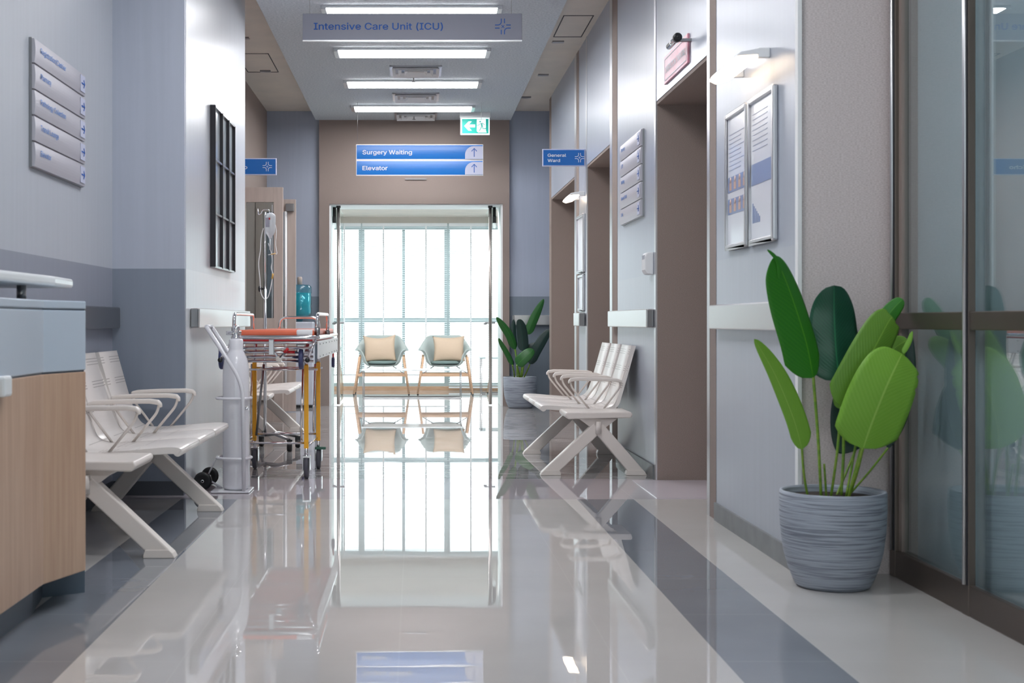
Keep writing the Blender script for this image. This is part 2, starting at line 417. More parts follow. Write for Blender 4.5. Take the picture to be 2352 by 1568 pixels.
FONT = None
try:
    FONT = bpy.data.fonts.load(bpy.utils.system_resource('DATAFILES') + '/fonts/Inter.woff2')
except Exception:
    pass
def lettering(body, width, height, origin, xdir, mat, parent, name='lettering', weight=.004, depth=.0015, align='left'):
    """text scaled so the capital height is `height` and the line is `width` long (None: natural)"""
    cu = bpy.data.curves.new(name, 'FONT'); cu.body = body; cu.size = 1; cu.extrude = 0; cu.resolution_u = 3
    if FONT: cu.font = FONT
    o = bpy.data.objects.new(name, cu); COL.objects.link(o)
    dg = bpy.context.evaluated_depsgraph_get(); me = bpy.data.meshes.new_from_object(o.evaluated_get(dg)); bpy.data.objects.remove(o)
    xs = [v.co.x for v in me.vertices]; w = max(xs) - min(xs); x0 = min(xs)
    cap = .729; sy = height / cap; sx = width / w if width else sy
    X = Vector(xdir); Z = Vector((0, 0, 1)); N = X.cross(Z)
    off = rootloc(parent)
    vs = []; fs = []
    for k, (dx, dz) in enumerate(((0, 0), (-1, 0), (1, 0), (0, -.6), (0, .6))):      # strokes thickened a little
        b = len(vs)
        for v in me.vertices:
            q = Vector(origin) + X * ((v.co.x - x0) * sx + dx * weight * .35) + Z * (v.co.y * sy + dz * weight * .35) + N * (.0006 + .00012 * k)
            vs.append(tuple(q - off))
        fs += [tuple(b + i for i in p.vertices) for p in me.polygons]
    m2 = bpy.data.meshes.new(name); m2.from_pydata(vs, [], fs); m2.update(); m2.materials.append(M[mat])
    o = bpy.data.objects.new(name, m2); COL.objects.link(o); o.parent = parent
    return o
def ribbon(mb, pts, w, origin, xdir, th=.0015, closed=False):
    """a flat line of width w through 2-D points, standing in the plane of xdir and z"""
    X = Vector(xdir); Z = Vector((0, 0, 1)); N = X.cross(Z); O = Vector(origin)
    P = [Vector((a, b)) for a, b in pts]; m = len(P); L = []; R = []
    for i in range(m):
        if closed: t = P[(i + 1) % m] - P[i - 1]
        else: t = P[min(i + 1, m - 1)] - P[max(i - 1, 0)]
        t.normalize(); nn = Vector((-t.y, t.x)) * w / 2; L.append(P[i] + nn); R.append(P[i] - nn)
    def q(p, d): return O + X * p.x + Z * p.y + N * d
    k = m if closed else m - 1
    vs = [q(p, d) for d in (0, th) for p in L + R]
    fs = []
    for i in range(k):
        j = (i + 1) % m
        fs += [(i, j, m + j, m + i), (2 * m + i, 3 * m + i, 3 * m + j, 2 * m + j), (i, 2 * m + i, 2 * m + j, j), (m + i, m + j, 3 * m + j, 3 * m + i)]
    if not closed: fs += [(0, m, 3 * m, 2 * m), (m - 1, 3 * m - 1, 4 * m - 1, 2 * m - 1)]
    mb.add(vs, fs)
def poly(mb, pts, origin, xdir, th=.0015):
    X = Vector(xdir); Z = Vector((0, 0, 1)); N = X.cross(Z); O = Vector(origin); n = len(pts)
    vs = [O + X * a + Z * b + N * d for d in (0, th) for a, b in pts]
    mb.add(vs, [tuple(range(n)), tuple(range(2 * n - 1, n - 1, -1))] + [(i, n + i, n + (i + 1) % n, (i + 1) % n) for i in range(n)])
def arc(cx, cy, r, a0, a1, n=8): return [(cx + r * math.cos(math.radians(a0 + (a1 - a0) * i / n)), cy + r * math.sin(math.radians(a0 + (a1 - a0) * i / n))) for i in range(n + 1)]
def emblem(size, origin, xdir, mat, parent, full=False):
    """four-armed cross of paired lines with curved inner corners"""
    mb = MB(); s = size / 2; g = s * .2; w = size * .055
    for qx, qy in ((-1, 1), (1, 1), (1, -1), (-1, -1)):
        cur = full or (qx * qy < 0)
        r = s * .42
        if cur:
            pts = [(g * qx, s * qy)] + [(qx * (g + r * (1 - math.cos(math.radians(a)))), qy * (g + r * (1 - math.sin(math.radians(a))))) for a in range(0, 91, 15)] + [(s * qx, g * qy)]
            ribbon(mb, pts, w, origin, xdir)
        else:
            ribbon(mb, [(g * qx, s * qy), (g * qx, s * .42 * qy)], w, origin, xdir)
            ribbon(mb, [(s * qx, g * qy), (s * .42 * qx, g * qy)], w, origin, xdir)
    d = g * .9
    if full: ribbon(mb, [(d, 0), (0, d), (-d, 0), (0, -d)], w * .8, origin, xdir, closed=True)
    else:
        ribbon(mb, [(-d, -d), (d, d)], w * .6, origin, xdir); ribbon(mb, [(-d, d), (d, -d)], w * .6, origin, xdir, th=.002)
    return mb.build('emblem', mat, parent)
def arrow(size, origin, xdir, ang, mat, parent, w=None, name='arrow'):
    mb = MB(); s = size / 2; w = w or size * .09; ca, sa = math.cos(ang), math.sin(ang)
    R = lambda p: (p[0] * ca - p[1] * sa, p[0] * sa + p[1] * ca)
    ribbon(mb, [R((0, -s)), R((0, s * .92))], w, origin, xdir)
    ribbon(mb, [R((-s * .62, s * .3)), R((0, s)), R((s * .62, s * .3))], w, origin, xdir)
    return mb.build(name, mat, parent)

# ================================================================== THE SETTING
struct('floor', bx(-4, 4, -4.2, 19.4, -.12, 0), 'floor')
ZC, ZS = 3.25, 3.36
struct('ceiling', bx(-1.14, 1.08, -4, 15.35, ZC, 3.5), 'ceil')
struct('ceiling_left', bx(-2.4, -1.14, -4, 15.45, ZS, 3.5), 'soffit')
struct('ceiling_right', bx(1.08, 2.4, -4, 15.45, ZS, 3.5), 'soffit')
XR, XL = 1.445, -1.668
# right wall, near to far; the three doorways are left open
def doorway(i, y0, y1):
    struct('wall_right_lintel', bx(XR, 1.75, y0, y1, 2.276, ZS), 'wall_r')
    struct('trim_%d' % i, bx(XR + .004, 1.75, y0, y1, 2.256, 2.276), 'brown')
    d = struct('door_%d' % i, bx(1.76, 1.80, y0 - .02, y1 + .02, 0.005, 2.30), 'doorwood')
    hb = MB().tube([(1.76, y0 + .1, 1.0), (1.70, y0 + .1, 1.0), (1.70, y0 + .22, 1.0)], .01, 8).build('door_handle', 'steel', d)
def wallpiece(name, y0, y1, far_brown=True):
    struct(name, bx(XR, 1.75, y0, y1, 0, ZS), 'wall_r')
wallpiece('wall_right', 5.13, 6.49)
struct('wall_right_strip', bx(XR - .002, 1.75, 6.49, 6.62, 0, ZS), 'brown')
struct('trim_11', bx(XR - .004, 1.75, 6.62, 6.68, 0, ZS), 'alu')
doorway(1, 6.68, 8.11)
struct('trim_12', bx(XR + .006, 1.75, 8.11, 8.135, 0, ZS), 'brown')
struct('trim_13', bx(XR - .004, XR + .006, 8.11, 8.16, 0, ZS), 'alu')
wallpiece('wall_right_middle', 8.135, 9.67)
struct('wall_right_strip', bx(XR - .002, 1.75, 9.67, 9.91, 0, ZS), 'brown')
struct('trim_14', bx(XR - .004, 1.75, 9.91, 10.03, 0, ZS), 'alu')
doorway(2, 10.03, 11.38)
struct('trim_15', bx(XR + .006, 1.75, 11.38, 11.41, 0, ZS), 'brown')
struct('trim_16', bx(XR - .004, XR + .006, 11.38, 11.43, 0, ZS), 'alu')
wallpiece('wall_right_far', 11.41, 11.95)
struct('wall_right_strip', bx(XR - .002, 1.75, 11.95, 12.12, 0, ZS), 'brown')
struct('trim_17', bx(XR - .004, 1.75, 12.12, 12.26, 0, ZS), 'alu')
doorway(3, 12.26, 14.38)
struct('wall_right_pier', bx(XR, 1.75, 14.38, 14.6, 0, ZS), 'brown')
struct('wall_right_end', bx(1.545, 1.75, 14.6, 15.5, 0, ZS), 'wall_far')
struct('wall_right_corridor', bx(1.80, 2.0, 5.0, 15.6, 0, ZS), 'brownflat')
struct('trim_18', bx(1.441, 1.456, 5.09, 5.128, 0, ZS), 'white')
struct('wall_right_column', bx(1.455, 1.84, 5.10, 5.13, 0, ZS), 'brown_lit')
struct('trim_2', bx(1.30, 1.74, 7.28, 8.10, .0, .004), 'thresh')
# left side
struct('wall_left', bx(-1.9, XL, -4, 7.42, 0, ZS), 'wall_l')
struct('wall_left_column_front', bx(-1.9, -1.272, 7.42, 7.46, 0, ZS), 'wall_face')
struct('wall_left_column', bx(-1.9, -1.27, 7.46, 10.04, 0, ZS), 'wall_col')
struct('wall_left_far', bx(-1.9, -1.70, 10.04, 15.5, 0, ZS), 'brown')
# far wall
struct('wall_far_left', bx(-1.9, -1.10, 15.41, 15.6, 0, ZS), 'wall_far')
struct('wall_far_right', bx(1.065, 1.75, 15.41, 15.6, 0, ZS), 'wall_far')
struct('wall_far_pier', bx(-1.10, -.985, 15.35, 15.95, 0, ZC + .1), 'brown')
struct('wall_far_pier', bx(.99, 1.065, 15.35, 15.95, 0, ZC + .1), 'brown')
struct('wall_far_header', bx(-.985, .99, 15.35, 15.95, 2.297, ZC + .1), 'brown')
struct('trim_3', bx(-.985, -.965, 15.37, 15.95, 0, 2.297), 'white')
struct('trim_4', bx(.97, .99, 15.37, 15.95, 0, 2.297), 'white')
struct('trim_5', bx(-.965, .97, 15.37, 15.95, 2.285, 2.297), 'white')
struct('trim_6', bx(-.12, .12, 15.335, 15.35, 2.57, 2.585), 'steel')
# sitting room behind the glass doors
struct('wall_alcove_left', bx(-1.9, -1.7, 15.95, 19.0, 0, 2.6), 'white')
struct('wall_alcove_right', bx(1.7, 1.9, 15.95, 19.0, 0, 2.6), 'white')
struct('wall_alcove_header', MB().box(-1.9, -1.1, 15.6, 15.95, 0, 2.6).box(1.065, 1.9, 15.6, 15.95, 0, 2.6), 'white')
struct('ceiling_alcove', bx(-1.9, 1.9, 15.95, 19.0, 2.42, 2.6), 'soffit')
struct('wall_window_header', bx(-1.7, 1.7, 18.84, 19.0, 2.33, 2.42), 'soffit')
struct('baseboard_window', bx(-1.7, 1.7, 18.84, 19.0, 0, .055), 'leaf_wood')
win = struct('window_1', MB().box(-1.7, -1.62, 18.9, 18.98, .055, 2.33).box(1.62, 1.7, 18.9, 18.98, .055, 2.33).box(-1.7, 1.7, 18.903, 18.977, 2.25, 2.33).box(-1.7, 1.7, 18.903, 18.977, .055, .1)
             .box(-.80, -.72, 18.9, 18.98, .055, 2.33).box(.40, .48, 18.9, 18.98, .055, 2.33).box(-.19, -.15, 18.92, 18.97, .055, 2.33).box(-1.7, 1.7, 18.904, 18.976, .95, 1.01), 'mullion')
struct('window_pane', bx(-1.64, 1.64, 18.945, 18.95, .08, 2.28), 'winglass', win)
# behind and beside the camera
struct('wall_rear', MB().box(-2, -1.4, -4.2, -4, 0, ZS).box(1.6, 2.6, -4.2, -4, 0, ZS).box(-1.4, 1.6, -4.2, -4, 0, .15).box(-1.4, 1.6, -4.2, -4, 3.05, ZS), 'wall_l')
w2 = struct('window_added_rear', MB().box(-1.4, -1.34, -4.15, -4.08, .15, 3.05).box(1.54, 1.6, -4.15, -4.08, .15, 3.05).box(.07, .13, -4.15, -4.08, .15, 3.05).box(-1.4, 1.6, -4.15, -4.08, 1.0, 1.05), 'mullion')  # unseen window added to let in fill light from behind
struct('window_pane', bx(-1.38, 1.58, -4.12, -4.115, .15, 3.05), 'winglass', w2)
struct('wall_right_near', bx(1.86, 2.2, -4, 5.10, 0, ZS), 'closet')
struct('wall_right_near_end', bx(1.76, 1.86, -4, .2, 0, ZS), 'wall_r')
# baseboards
struct('baseboard_right', bx(XR - .012, XR, 5.13, 6.49, 0, .085), 'base')
struct('baseboard_right_far', bx(XR - .012, XR, 8.17, 9.67, 0, .085), 'base')
struct('baseboard_left', bx(XL, XL + .012, -4, 7.41, 0, .08), 'basedark')
struct('baseboard_left_column', bx(-1.655, -1.275, 7.405, 7.42, 0, .078), 'basedark')
# access hatches in the cream ceilings
for i, (x0, x1, y0, y1) in enumerate(((-1.62, -1.32, 12.1, 13.0), (1.16, 1.40, 10.6, 11.4))):
    hb = MB()
    for a in ((x0, x1, y0, y0 + .012), (x0, x1, y1 - .012, y1), (x0, x0 + .008, y0, y1), (x1 - .008, x1, y0, y1)):
        hb.box(a[0], a[1], a[2], a[3], ZS - .003, ZS)
    struct('ceiling_hatch_trim', hb, 'darkgap')
for x, y in ((-1.46, 11.4), (-1.44, 12.9), (-1.5, 10.4), (1.22, 11.55), (1.24, 13.1), (1.18, 14.4)):
    o = bx(x - .05, x + .05, y, y + .06, ZS - .012, ZS).build('ceiling_slot_vent', 'steel'); tag(o, 'small slim slot vent set flush in the cream side ceiling strip', 'vent', 'slot vents in the cream ceiling strips')

# glazed partition on the right, near the camera
gp = thing('glass_partition', 'bronze-framed tinted glass partition wall beside the near potted plant', 'partition', (1.80, 3.0, 0))
fr = MB().box(1.787, 1.809, .2, 5.09, .0, .10).box(1.787, 1.809, .2, 5.09, .925, .985).box(1.787, 1.809, .2, 5.09, 3.2, 3.3)
fr.build('frame_rail', 'bronze', gp, bevel=.003)
for y in (5.03, 4.36, 3.69, 3.02, 2.35, 1.68, 1.01):
    mb = MB().box(1.785, 1.809, y, y + .05, 0, 3.25); mb.build('mullion', 'bronze', gp, bevel=.002)
    MB().tube([(1.782, y + .020, .1), (1.782, y + .020, 3.2)], .009, 8).build('mullion_bead', 'alu', gp)
    MB().box(1.781, 1.786, y + .003, y + .009, .1, 3.2).build('gasket', 'darkgap', gp)
for y in (4.36, 3.69, 3.02, 2.35, 1.68, 1.01, .34):
    for z0, z1 in ((.1, .925), (.985, 3.2)):
        MB().box(1.81, 1.814, y + .045, y + .675, z0, z1).build('glass_pane', 'sideglass', gp)

# ================================================================== LIGHTS IN THE CEILING
protoL = None
for i, y in enumerate((9.94, 11.46, 12.96, 14.43, 6.7, 4.3, 1.9)):
    if protoL is None:
        t = thing('ceiling_light', '', 'ceiling light', (-.03, y, ZC)); protoL = t
        MB().box(-.69, -.652, y - .15, y + .15, ZC - .03, ZC).box(.592, .63, y - .15, y + .15, ZC - .03, ZC).box(-.652, .592, y - .15, y - .146, ZC - .02, ZC).box(-.652, .592, y + .146, y + .15, ZC - .03, ZC).build('frame', 'alu', t, bevel=.003)
        bx(-.651, .591, y - .145, y + .145, ZC - .027, ZC - .004).build('diffuser', 'diffuser', t)
    else:
        t = copy_tree(protoL); t.location = (-.03, y, ZC)
    names = {9.94: 'long white ceiling light partly hidden behind the top edge of the intensive care sign',
             11.46: 'long white ceiling light just below the intensive care sign, before the first air vent',
             12.96: 'long white ceiling light between the first and second air vents',
             14.43: 'last long white ceiling light, next to the green exit sign'}
    t['label'] = names.get(y, 'long white ceiling light over the lobby, above the top of the photo')
    if i > 3: t['group'] = 'lobby ceiling lights out of sight'
for x in (-.72, .72):
    t = copy_tree(protoL); t.location = (x, 16.24, 2.42); t['label'] = 'added long ceiling light brightening the sitting room, hidden above the glass door header'; t['group'] = 'added unseen sitting room lights'  # added unseen fill lights that brighten the backlit armchairs
protoV = None
for y, lb in ((12.32, 'square ceiling air vent nearest the intensive care sign, just after the second light'), (13.75, 'square ceiling air vent between the third and last ceiling lights'), (15.0, 'small-looking square ceiling air vent beyond the last light, by the brown wall')):
    if protoV is None:
        t = thing('ceiling_vent', lb, 'air vent', (0, y, ZC), 'ceiling air vents'); protoV = t
        s = .235; fm = MB()
        fm.box(-s, s, y - s, y - s + .03, ZC - .012, ZC).box(-s, s, y + s - .03, y + s, ZC - .012, ZC).box(-s, -s + .03, y - s, y + s, ZC - .012, ZC).box(s - .03, s, y - s, y + s, ZC - .012, ZC)
        fm.build('frame', 'alu', t)
        sl = MB()
        for k in range(3):
            a = s - .05 - k * .055; zz = ZC - .006 - .003 * k
            for sg in (-1, 1):
                sl.add([(-a, y + sg * a, ZC), (a, y + sg * a, ZC), (a + .028, y + sg * (a + .028), ZC - .03), (-a - .028, y + sg * (a + .028), ZC - .03)], [(0, 1, 2, 3)])
                sl.add([(sg * a, y - a, ZC), (sg * a, y + a, ZC), (sg * (a + .028), y + a + .028, ZC - .03), (sg * (a + .028), y - a - .028, ZC - .03)], [(0, 1, 2, 3)])
        sl.build('louvre', 'white', t, solid=.003)
        bx(-s + .03, s - .03, y - s + .03, y + s - .03, ZC - .003, ZC - .001).build('backing', 'steel', t)
    else:
        t = copy_tree(protoV); t.location = (0, y, ZC); t['label'] = lb
for y, lb in ((12.62, 'small ceiling sprinkler head just before the third light'), (14.95, 'small ceiling sprinkler head beyond the last ceiling light')):
    t = thing('ceiling_sprinkler', lb, 'sprinkler', (-.02, y, ZC))
    MB().lathe([(.03, 0), (.03, -.004), (.012, -.008)], (-.02, y, ZC)).build('rose', 'steel', t)
    MB().tube([(-.02, y, ZC), (-.02, y, ZC - .05)], .006, 8).lathe([(.018, -.05), (.018, -.054), (0, -.054)], (-.02, y, ZC), 12).build('head', 'steel', t)

# ================================================================== SIGNS
t = thing('hanging_sign', 'long silver hanging sign reading Intensive Care Unit (ICU) in blue', 'sign', (-.024, 8.6, ZC), 'hanging ceiling signs')
y = 8.6; x0, x1 = W(695, 0, y).x, W(1199, 0, y).x; z0, z1 = W(0, 93, y).z, W(0, 31, y).z
bx(x0, x1, y, y + .02, z0, z1).build('board', 'silver', t, bevel=.003)
bx(x0, x1, y - .003, y + .022, z0 - .006, z0 + .003).build('bottom_edge', 'alu', t)
lettering('Intensive Care Unit (ICU)', (1017 - 721) / F * y, .060, (W(721, 0, y).x, y - .001, W(0, 68, y).z), (1, 0, 0), 'bluetext', t, weight=.0035)
emblem(36 / F * y, (W(1155, 0, y).x, y - .001, W(0, 61, y).z), (1, 0, 0), 'bluetext', t)
for x in (711, 1175): MB().tube([(W(x, 0, y).x, y + .01, z1), (W(x, 0, y).x, y + .01, ZC)], .0012, 6).build('wire', 'steel', t)

def bulge(mb, x0, x1, y, z0, z1, d=.012, n=8, along='x', sgn=-1, th=.012):
    """face panel with a shallow curved front; along x it faces the camera, along y it faces sgn*x"""
    pr = [(d * math.sin(PI * i / n), z0 + (z1 - z0) * i / n) for i in range(n + 1)]
    if along == 'x': mb.prism([(y - th - a, z) for a, z in pr] + [(y, z1), (y, z0)], 'x', x0, x1)
    else: mb.prism([(y + sgn * (th + a), z) for a, z in pr] + [(y, z1), (y, z0)], 'y', x0, x1)
t = thing('hanging_sign', 'blue hanging sign reading Surgery Waiting and Elevator with up arrows', 'sign', (0, 14.1, ZC), 'hanging ceiling signs')
y = 14.1; x0, x1 = W(818, 0, y).x, W(1110, 0, y).x
for k, (ya, yb, txt, tw) in enumerate(((367, 331.5, 'Surgery Waiting', 113), (403, 368, 'Elevator', 57))):
    za, zb = W(0, ya, y).z, W(0, yb, y).z
    bx(x0, x1, y, y + .02, za, zb).build('panel_back', 'alu', t)
    mb = MB(); bulge(mb, x0 + .006, x1 - .006, y, za + .008, zb - .008, .008, th=.004); pn = mb.build('panel', 'blue', t)
    tb = MB(); xa = W(1068, 0, y).x; xb = x1 - .006; zt = zb - .02; zq = za + .008
    pts = [(xa, zq), (xb, zq), (xb, zt), (xa + .09, zt)] + [(xa + .09 - .09 * math.sin(math.radians(a)), zt - .09 + .09 * math.cos(math.radians(a))) for a in range(15, 91, 15)]
    tb.prism([(a, b) for a, b in pts], 'y', y - .016, y - .013); tb.build('arrow_field', 'afield', t)
    arrow(.088, (W(1089, 0, y).x, y - .017, W(0, (ya + yb) / 2 + 1.5, y).z), (1, 0, 0), 0, 'bluetext', t, .008)
    lettering(txt, tw / F * y, .061, (W(833, 0, y).x, y - .0165, W(0, (ya + yb) / 2 + 5.5, y).z), (1, 0, 0), 'whitetext', t, weight=.004)
for x in (821, 1106): MB().tube([(W(x, 0, y).x, y + .01, W(0, 332, y).z), (W(x, 0, y).x, y + .01, ZC)], .0015, 6).build('wire', 'steel', t)

def flagsign(x0, x1, side, label, words_, tx, emb):
    y = 11.5; t = thing('projecting_sign', label, 'sign', ((x0 + x1) / 2, y, 2.28), 'blue flag signs over the corridor sides')
    z0, z1 = W(0, 382, y).z, W(0, 342, y).z
    if side == 'l': z0, z1 = W(0, 402, y).z, W(0, 363, y).z
    bx(x0, x1, y, y + .02, z0, z1).build('board', 'afield', t, bevel=.002)
    bx(x0 + .008, x1 - .008, y - .002, y, z0 + .009, z1 - .009).build('face', 'bluedeep', t)
    for b, px, py, w, h in words_: lettering(b, w / F * y, h, (W(px, 0, y).x, y - .003, W(0, py, y).z), (1, 0, 0), 'whitetext', t, weight=.003)
    emblem(.08, (W(emb, 0, y).x, y - .003, (z0 + z1) / 2), (1, 0, 0), 'whitetext', t, full=True)
flagsign(W(1246, 0, 11.5).x, 1.443, 'r', 'blue flag sign reading General Ward on the wall above the doorways', [('General', 1258, 360, 42, .036), ('Ward', 1258, 372, 28, .036)], 0, 1331)
flagsign(-1.69, W(635, 0, 11.5).x, 'l', 'blue flag sign half hidden by the silver column, ending in the letter o', [('Echo', 529, 388, 39, .044)], 0, 614)

t = thing('exit_sign', 'green and white emergency exit sign with running figure and left-pointing arrow', 'exit sign', (.65, 14.8, ZC))
y = 14.8
bx(W(1056, 0, y).x, W(1126, 0, y).x, y - .02, y + .05, W(0, 270, y).z, ZC).build('housing', 'white', t, bevel=.004)
ez0, ez1 = W(0, 310, y).z, W(0, 269, y).z; ex0, ex1 = W(1057.5, 0, y).x, W(1125, 0, y).x
bx(ex0, ex1, y, y + .012, ez0, ez1).build('panel', 'exitwhite', t, bevel=.006)
gx0, gx1, gz0, gz1 = ex0 + .017, ex1 - .015, ez0 + .017, ez1 - .02
bx(gx0, gx1, y - .001, y, gz0, gz1).build('green_field', 'exitgreen', t)
U = lambda px, py: ((px - 400) / 1210 * (gx1 - gx0), (1310 - py) / 650 * (gz1 - gz0))
mb = MB(); O = (gx0, y - .001, gz0)
poly(mb, [U(500, 975), U(700, 770), U(850, 765), U(720, 910), U(1000, 910), U(1000, 1035), U(720, 1035), U(850, 1185), U(700, 1185)], O, (1, 0, 0)); mb.build('arrow', 'exitwhite', t)
mb = MB(); poly(mb, [U(1075, 680), U(1490, 665), U(1495, 1180), U(1530, 1270), U(1140, 1270), U(1075, 1200)], O, (1, 0, 0)); mb.build('doorway_symbol', 'exitwhite', t)
mb = MB(); O2 = (gx0, y - .0027, gz0)
poly(mb, [U(1230 + 36 * math.cos(a * PI / 5), 780 + 36 * math.sin(a * PI / 5)) for a in range(10)], O2, (1, 0, 0))
for pts, w in (([(1085, 940), (1170, 935), (1235, 865), (1350, 850), (1435, 930)], .006), ([(1290, 860), (1315, 990)], .018), ([(1310, 985), (1245, 1110), (1190, 1190)], .008), ([(1330, 985), (1360, 1095), (1490, 1090), (1560, 1110)], .009)):
    ribbon(mb, [U(*p) for p in pts], w, O2, (1, 0, 0), .001)
mb.build('running_figure', 'exitgreen', t)

def directory(side, ys, yt, z0, z1, label, lines):
    X = XR if side == 'r' else XL; sg = -1 if side == 'r' else 1
    xd = (0, -1, 0) if side == 'r' else (0, 1, 0)
    t = thing('directory_sign', label, 'sign', (X, (ys + yt) / 2, z0), 'wall directory signs')
    bx(min(X, X + sg * .012), max(X, X + sg * .012), min(ys, yt), max(ys, yt), z0, z1).build('backing', 'steel', t)
    h = (z1 - z0) / 5
    ya, yb = min(ys, yt), max(ys, yt)
    for k in range(5):
        zb = z1 - k * h - .004; za = zb - h + .008
        mb = MB(); bulge(mb, ya + .004, yb - .004, X + sg * .012, za, zb, .005, along='y', sgn=sg, th=.010); mb.build('panel', 'dirsilver', t)
        xs = X + sg * .0285
        L = abs(yt - ys); start = ys + (.08 if side == 'l' else -.08)
        if lines[k]:
            lettering(lines[k], min(.034 * len(lines[k]) * .62, L * .62), .034, (xs, start, (za + zb) / 2 - .0), xd, 'bluetext2', t, weight=.002)
        e = yt + (-.07 if side == 'l' else .07)
        bb = MB(); bb.box(min(xs - sg * .002, xs), max(xs - sg * .002, xs), e - .045, e + .045, za + .012, zb - .012); bb.build('arrow_field', 'afield', t)
        arrow(.06, (xs + sg * .001, e, (za + zb) / 2), xd, -PI / 2, 'bluetext', t, .007)
    return t
directory('l', 5.82, 6.72, 1.62, 2.18, 'silver five-panel directory listing Registration Cashier, Pharmacy, Pathology Collection, Transit Lounge', ['Registration/Cashier', 'Pharmacy', 'Pathology Collection', 'Transit Lounge', 'Elevator'])
directory('r', 9.39, 8.53, 1.62, 2.175, 'silver five-panel directory on the wall above the three-seat bench by the doorway', ['Pharmacy', 'Lift', 'Waiting', 'General Ward', 'Exit'])

t = thing('door_sign', 'pink operation theatre sign above the nearest brown doorway', 'sign', (XR, 7.45, 2.32))
bx(XR - .012, XR, 7.12, 7.79, 2.32, 2.475).build('board', 'pink', t, bevel=.002)
lettering('OPERATION THEATRE', .56, .05, (XR - .013, 7.74, 2.375), (0, -1, 0), 'whitetext', t, weight=.003)
mb = MB(); ribbon(mb, [(0, 0), (.62, 0), (.62, .12), (0, .12)], .004, (XR - .013, 7.765, 2.338), (0, -1, 0), closed=True); mb.build('border', 'whitetext', t)
t = thing('indicator_lamp', 'small chrome tube lamp with black end cap over the pink sign', 'lamp', (XR - .06, 7.12, 2.43))
ya, yb = 7.0, 7.25
MB().tube([(XR - .085, ya + .03, 2.43), (XR - .085, yb, 2.43)], .016, 20).build('barrel', 'chrome', t)
MB().lathe([(.014, 0), (.023, .004), (.023, .036), (.014, .038)], (XR - .085, ya, 2.43), 20, 'y').lathe([(.0001, -.004), (.006, -.004), (.006, 0)], (XR - .085, ya, 2.43), 12, 'y').build('end_cap', 'black', t)
MB().box(XR - .085, XR, 7.07, 7.10, 2.423, 2.437).build('bracket', 'steel', t)

# ================================================================== WALL LAMPS AND POSTERS
def walllamp(y0, y1, zc, label, xo=.15):
    t = thing('wall_lamp', label, 'wall lamp', (XR, (y0 + y1) / 2, zc), 'linear wall lamps over posters')
    prof = [(XR - xo, zc - .02), (XR - xo + .025, zc + .012), (XR - .05, zc + .035), (XR - .02, zc + .03), (XR - .035, zc - .005), (XR - xo + .05, zc - .035), (XR - xo + .015, zc - .035)]
    MB().prism([(XR - xo + .012, zc + .006), (XR - xo + .03, zc + .024), (XR - .045, zc + .038), (XR - .045, zc + .012)], 'y', y0, y1).build('housing', 'white', t, bevel=.004)
    MB().prism([(XR - xo, zc - .016), (XR - xo + .012, zc + .006), (XR - .045, zc + .012), (XR - .06, zc - .014), (XR - xo + .03, zc - .03)], 'y', y0 + .004, y1 - .004).build('diffuser', 'lampglow', t, bevel=.004)
    for q in (y0, y1 - .03): MB().box(XR - .05, XR, q, q + .03, zc, zc + .04).build('bracket', 'white', t, bevel=.004)
walllamp(5.50, 5.97, 2.03, 'white wall lamp glowing warm above the two framed posters by the near plant')
walllamp(11.52, 11.93, 2.03, 'small-looking warm wall lamp between the two far doorways, under the General Ward sign')
def poster(y0, y1, z0, z1, label, kind):
    t = thing('framed_poster', label, 'poster', (XR, (y0 + y1) / 2, z0), 'aluminium-framed wall posters')
    w = .022; X0, X1 = XR - .022, XR
    MB().box(X0, X1, y0, y0 + w, z0, z1).box(X0, X1, y1 - w, y1, z0, z1).box(X0, X1, y0 + w, y1 - w, z0, z0 + w).box(X0, X1, y0 + w, y1 - w, z1 - w, z1).build('frame', 'alu', t, bevel=.006, seg=3)
    bx(XR - .010, XR - .002, y0 + w, y1 - w, z0 + w, z1 - w).build('sheet', 'poster', t)
    xs = XR - .0115; L = y1 - y0
    a, b = y1 - w - .012, y0 + w + .012
    if kind == 1:
        for zq in (1.575, 1.475):
            mb = MB(); mb.box(xs, xs + .001, b, a, zq - .035, zq + .035); mb.build('blue_band', 'posterblue', t)
            for k in range(4):
                yy = a - .05 - k * .085
                MB().box(xs - .001, xs, yy - .02, yy + .02, zq - .026, zq + .01).lathe([(.0001, -.001), (.014, -.001), (.014, 0)], (xs, yy, zq + .02), 12, 'x').build('picture', 'posterorange', t)
        for k in range(9):
            z = 1.80 - k * .02
            MB().box(xs, xs + .001, a - .02 - (.22 if k % 3 else .3), a - .02, z, z + .0035).build('text_line', 'ink', t)
    elif kind == 2:
        MB().box(xs, xs + .001, b, a, 1.53, 1.62).build('blue_band', 'posterblue', t)
        mb = MB()
        for k in range(6): mb.box(xs, xs + .001, a - .03 - k * .022, a - .018 - k * .022, 1.37, 1.37 + .012 * (7 - k))
        mb.build('bar_chart', 'posterblue', t)
        for k in range(8): MB().box(xs, xs + .001, a - .26, a - .02, 1.83 - k * .022, 1.833 - k * .022).build('text_line', 'ink', t)
poster(5.83, 6.23, 1.282, 1.90, 'framed poster with two rows of small blue and orange pictures', 1)
poster(5.38, 5.80, 1.280, 1.90, 'framed poster with one blue band, nearer the potted plant of the pair', 2)
poster(11.5, 11.98, 1.38, 1.88, 'pale framed notice under the small lamp between the far doorways', 3)
poster(11.52, 11.90, 1.05, 1.36, 'pale lower notice beneath the far framed notice', 3)

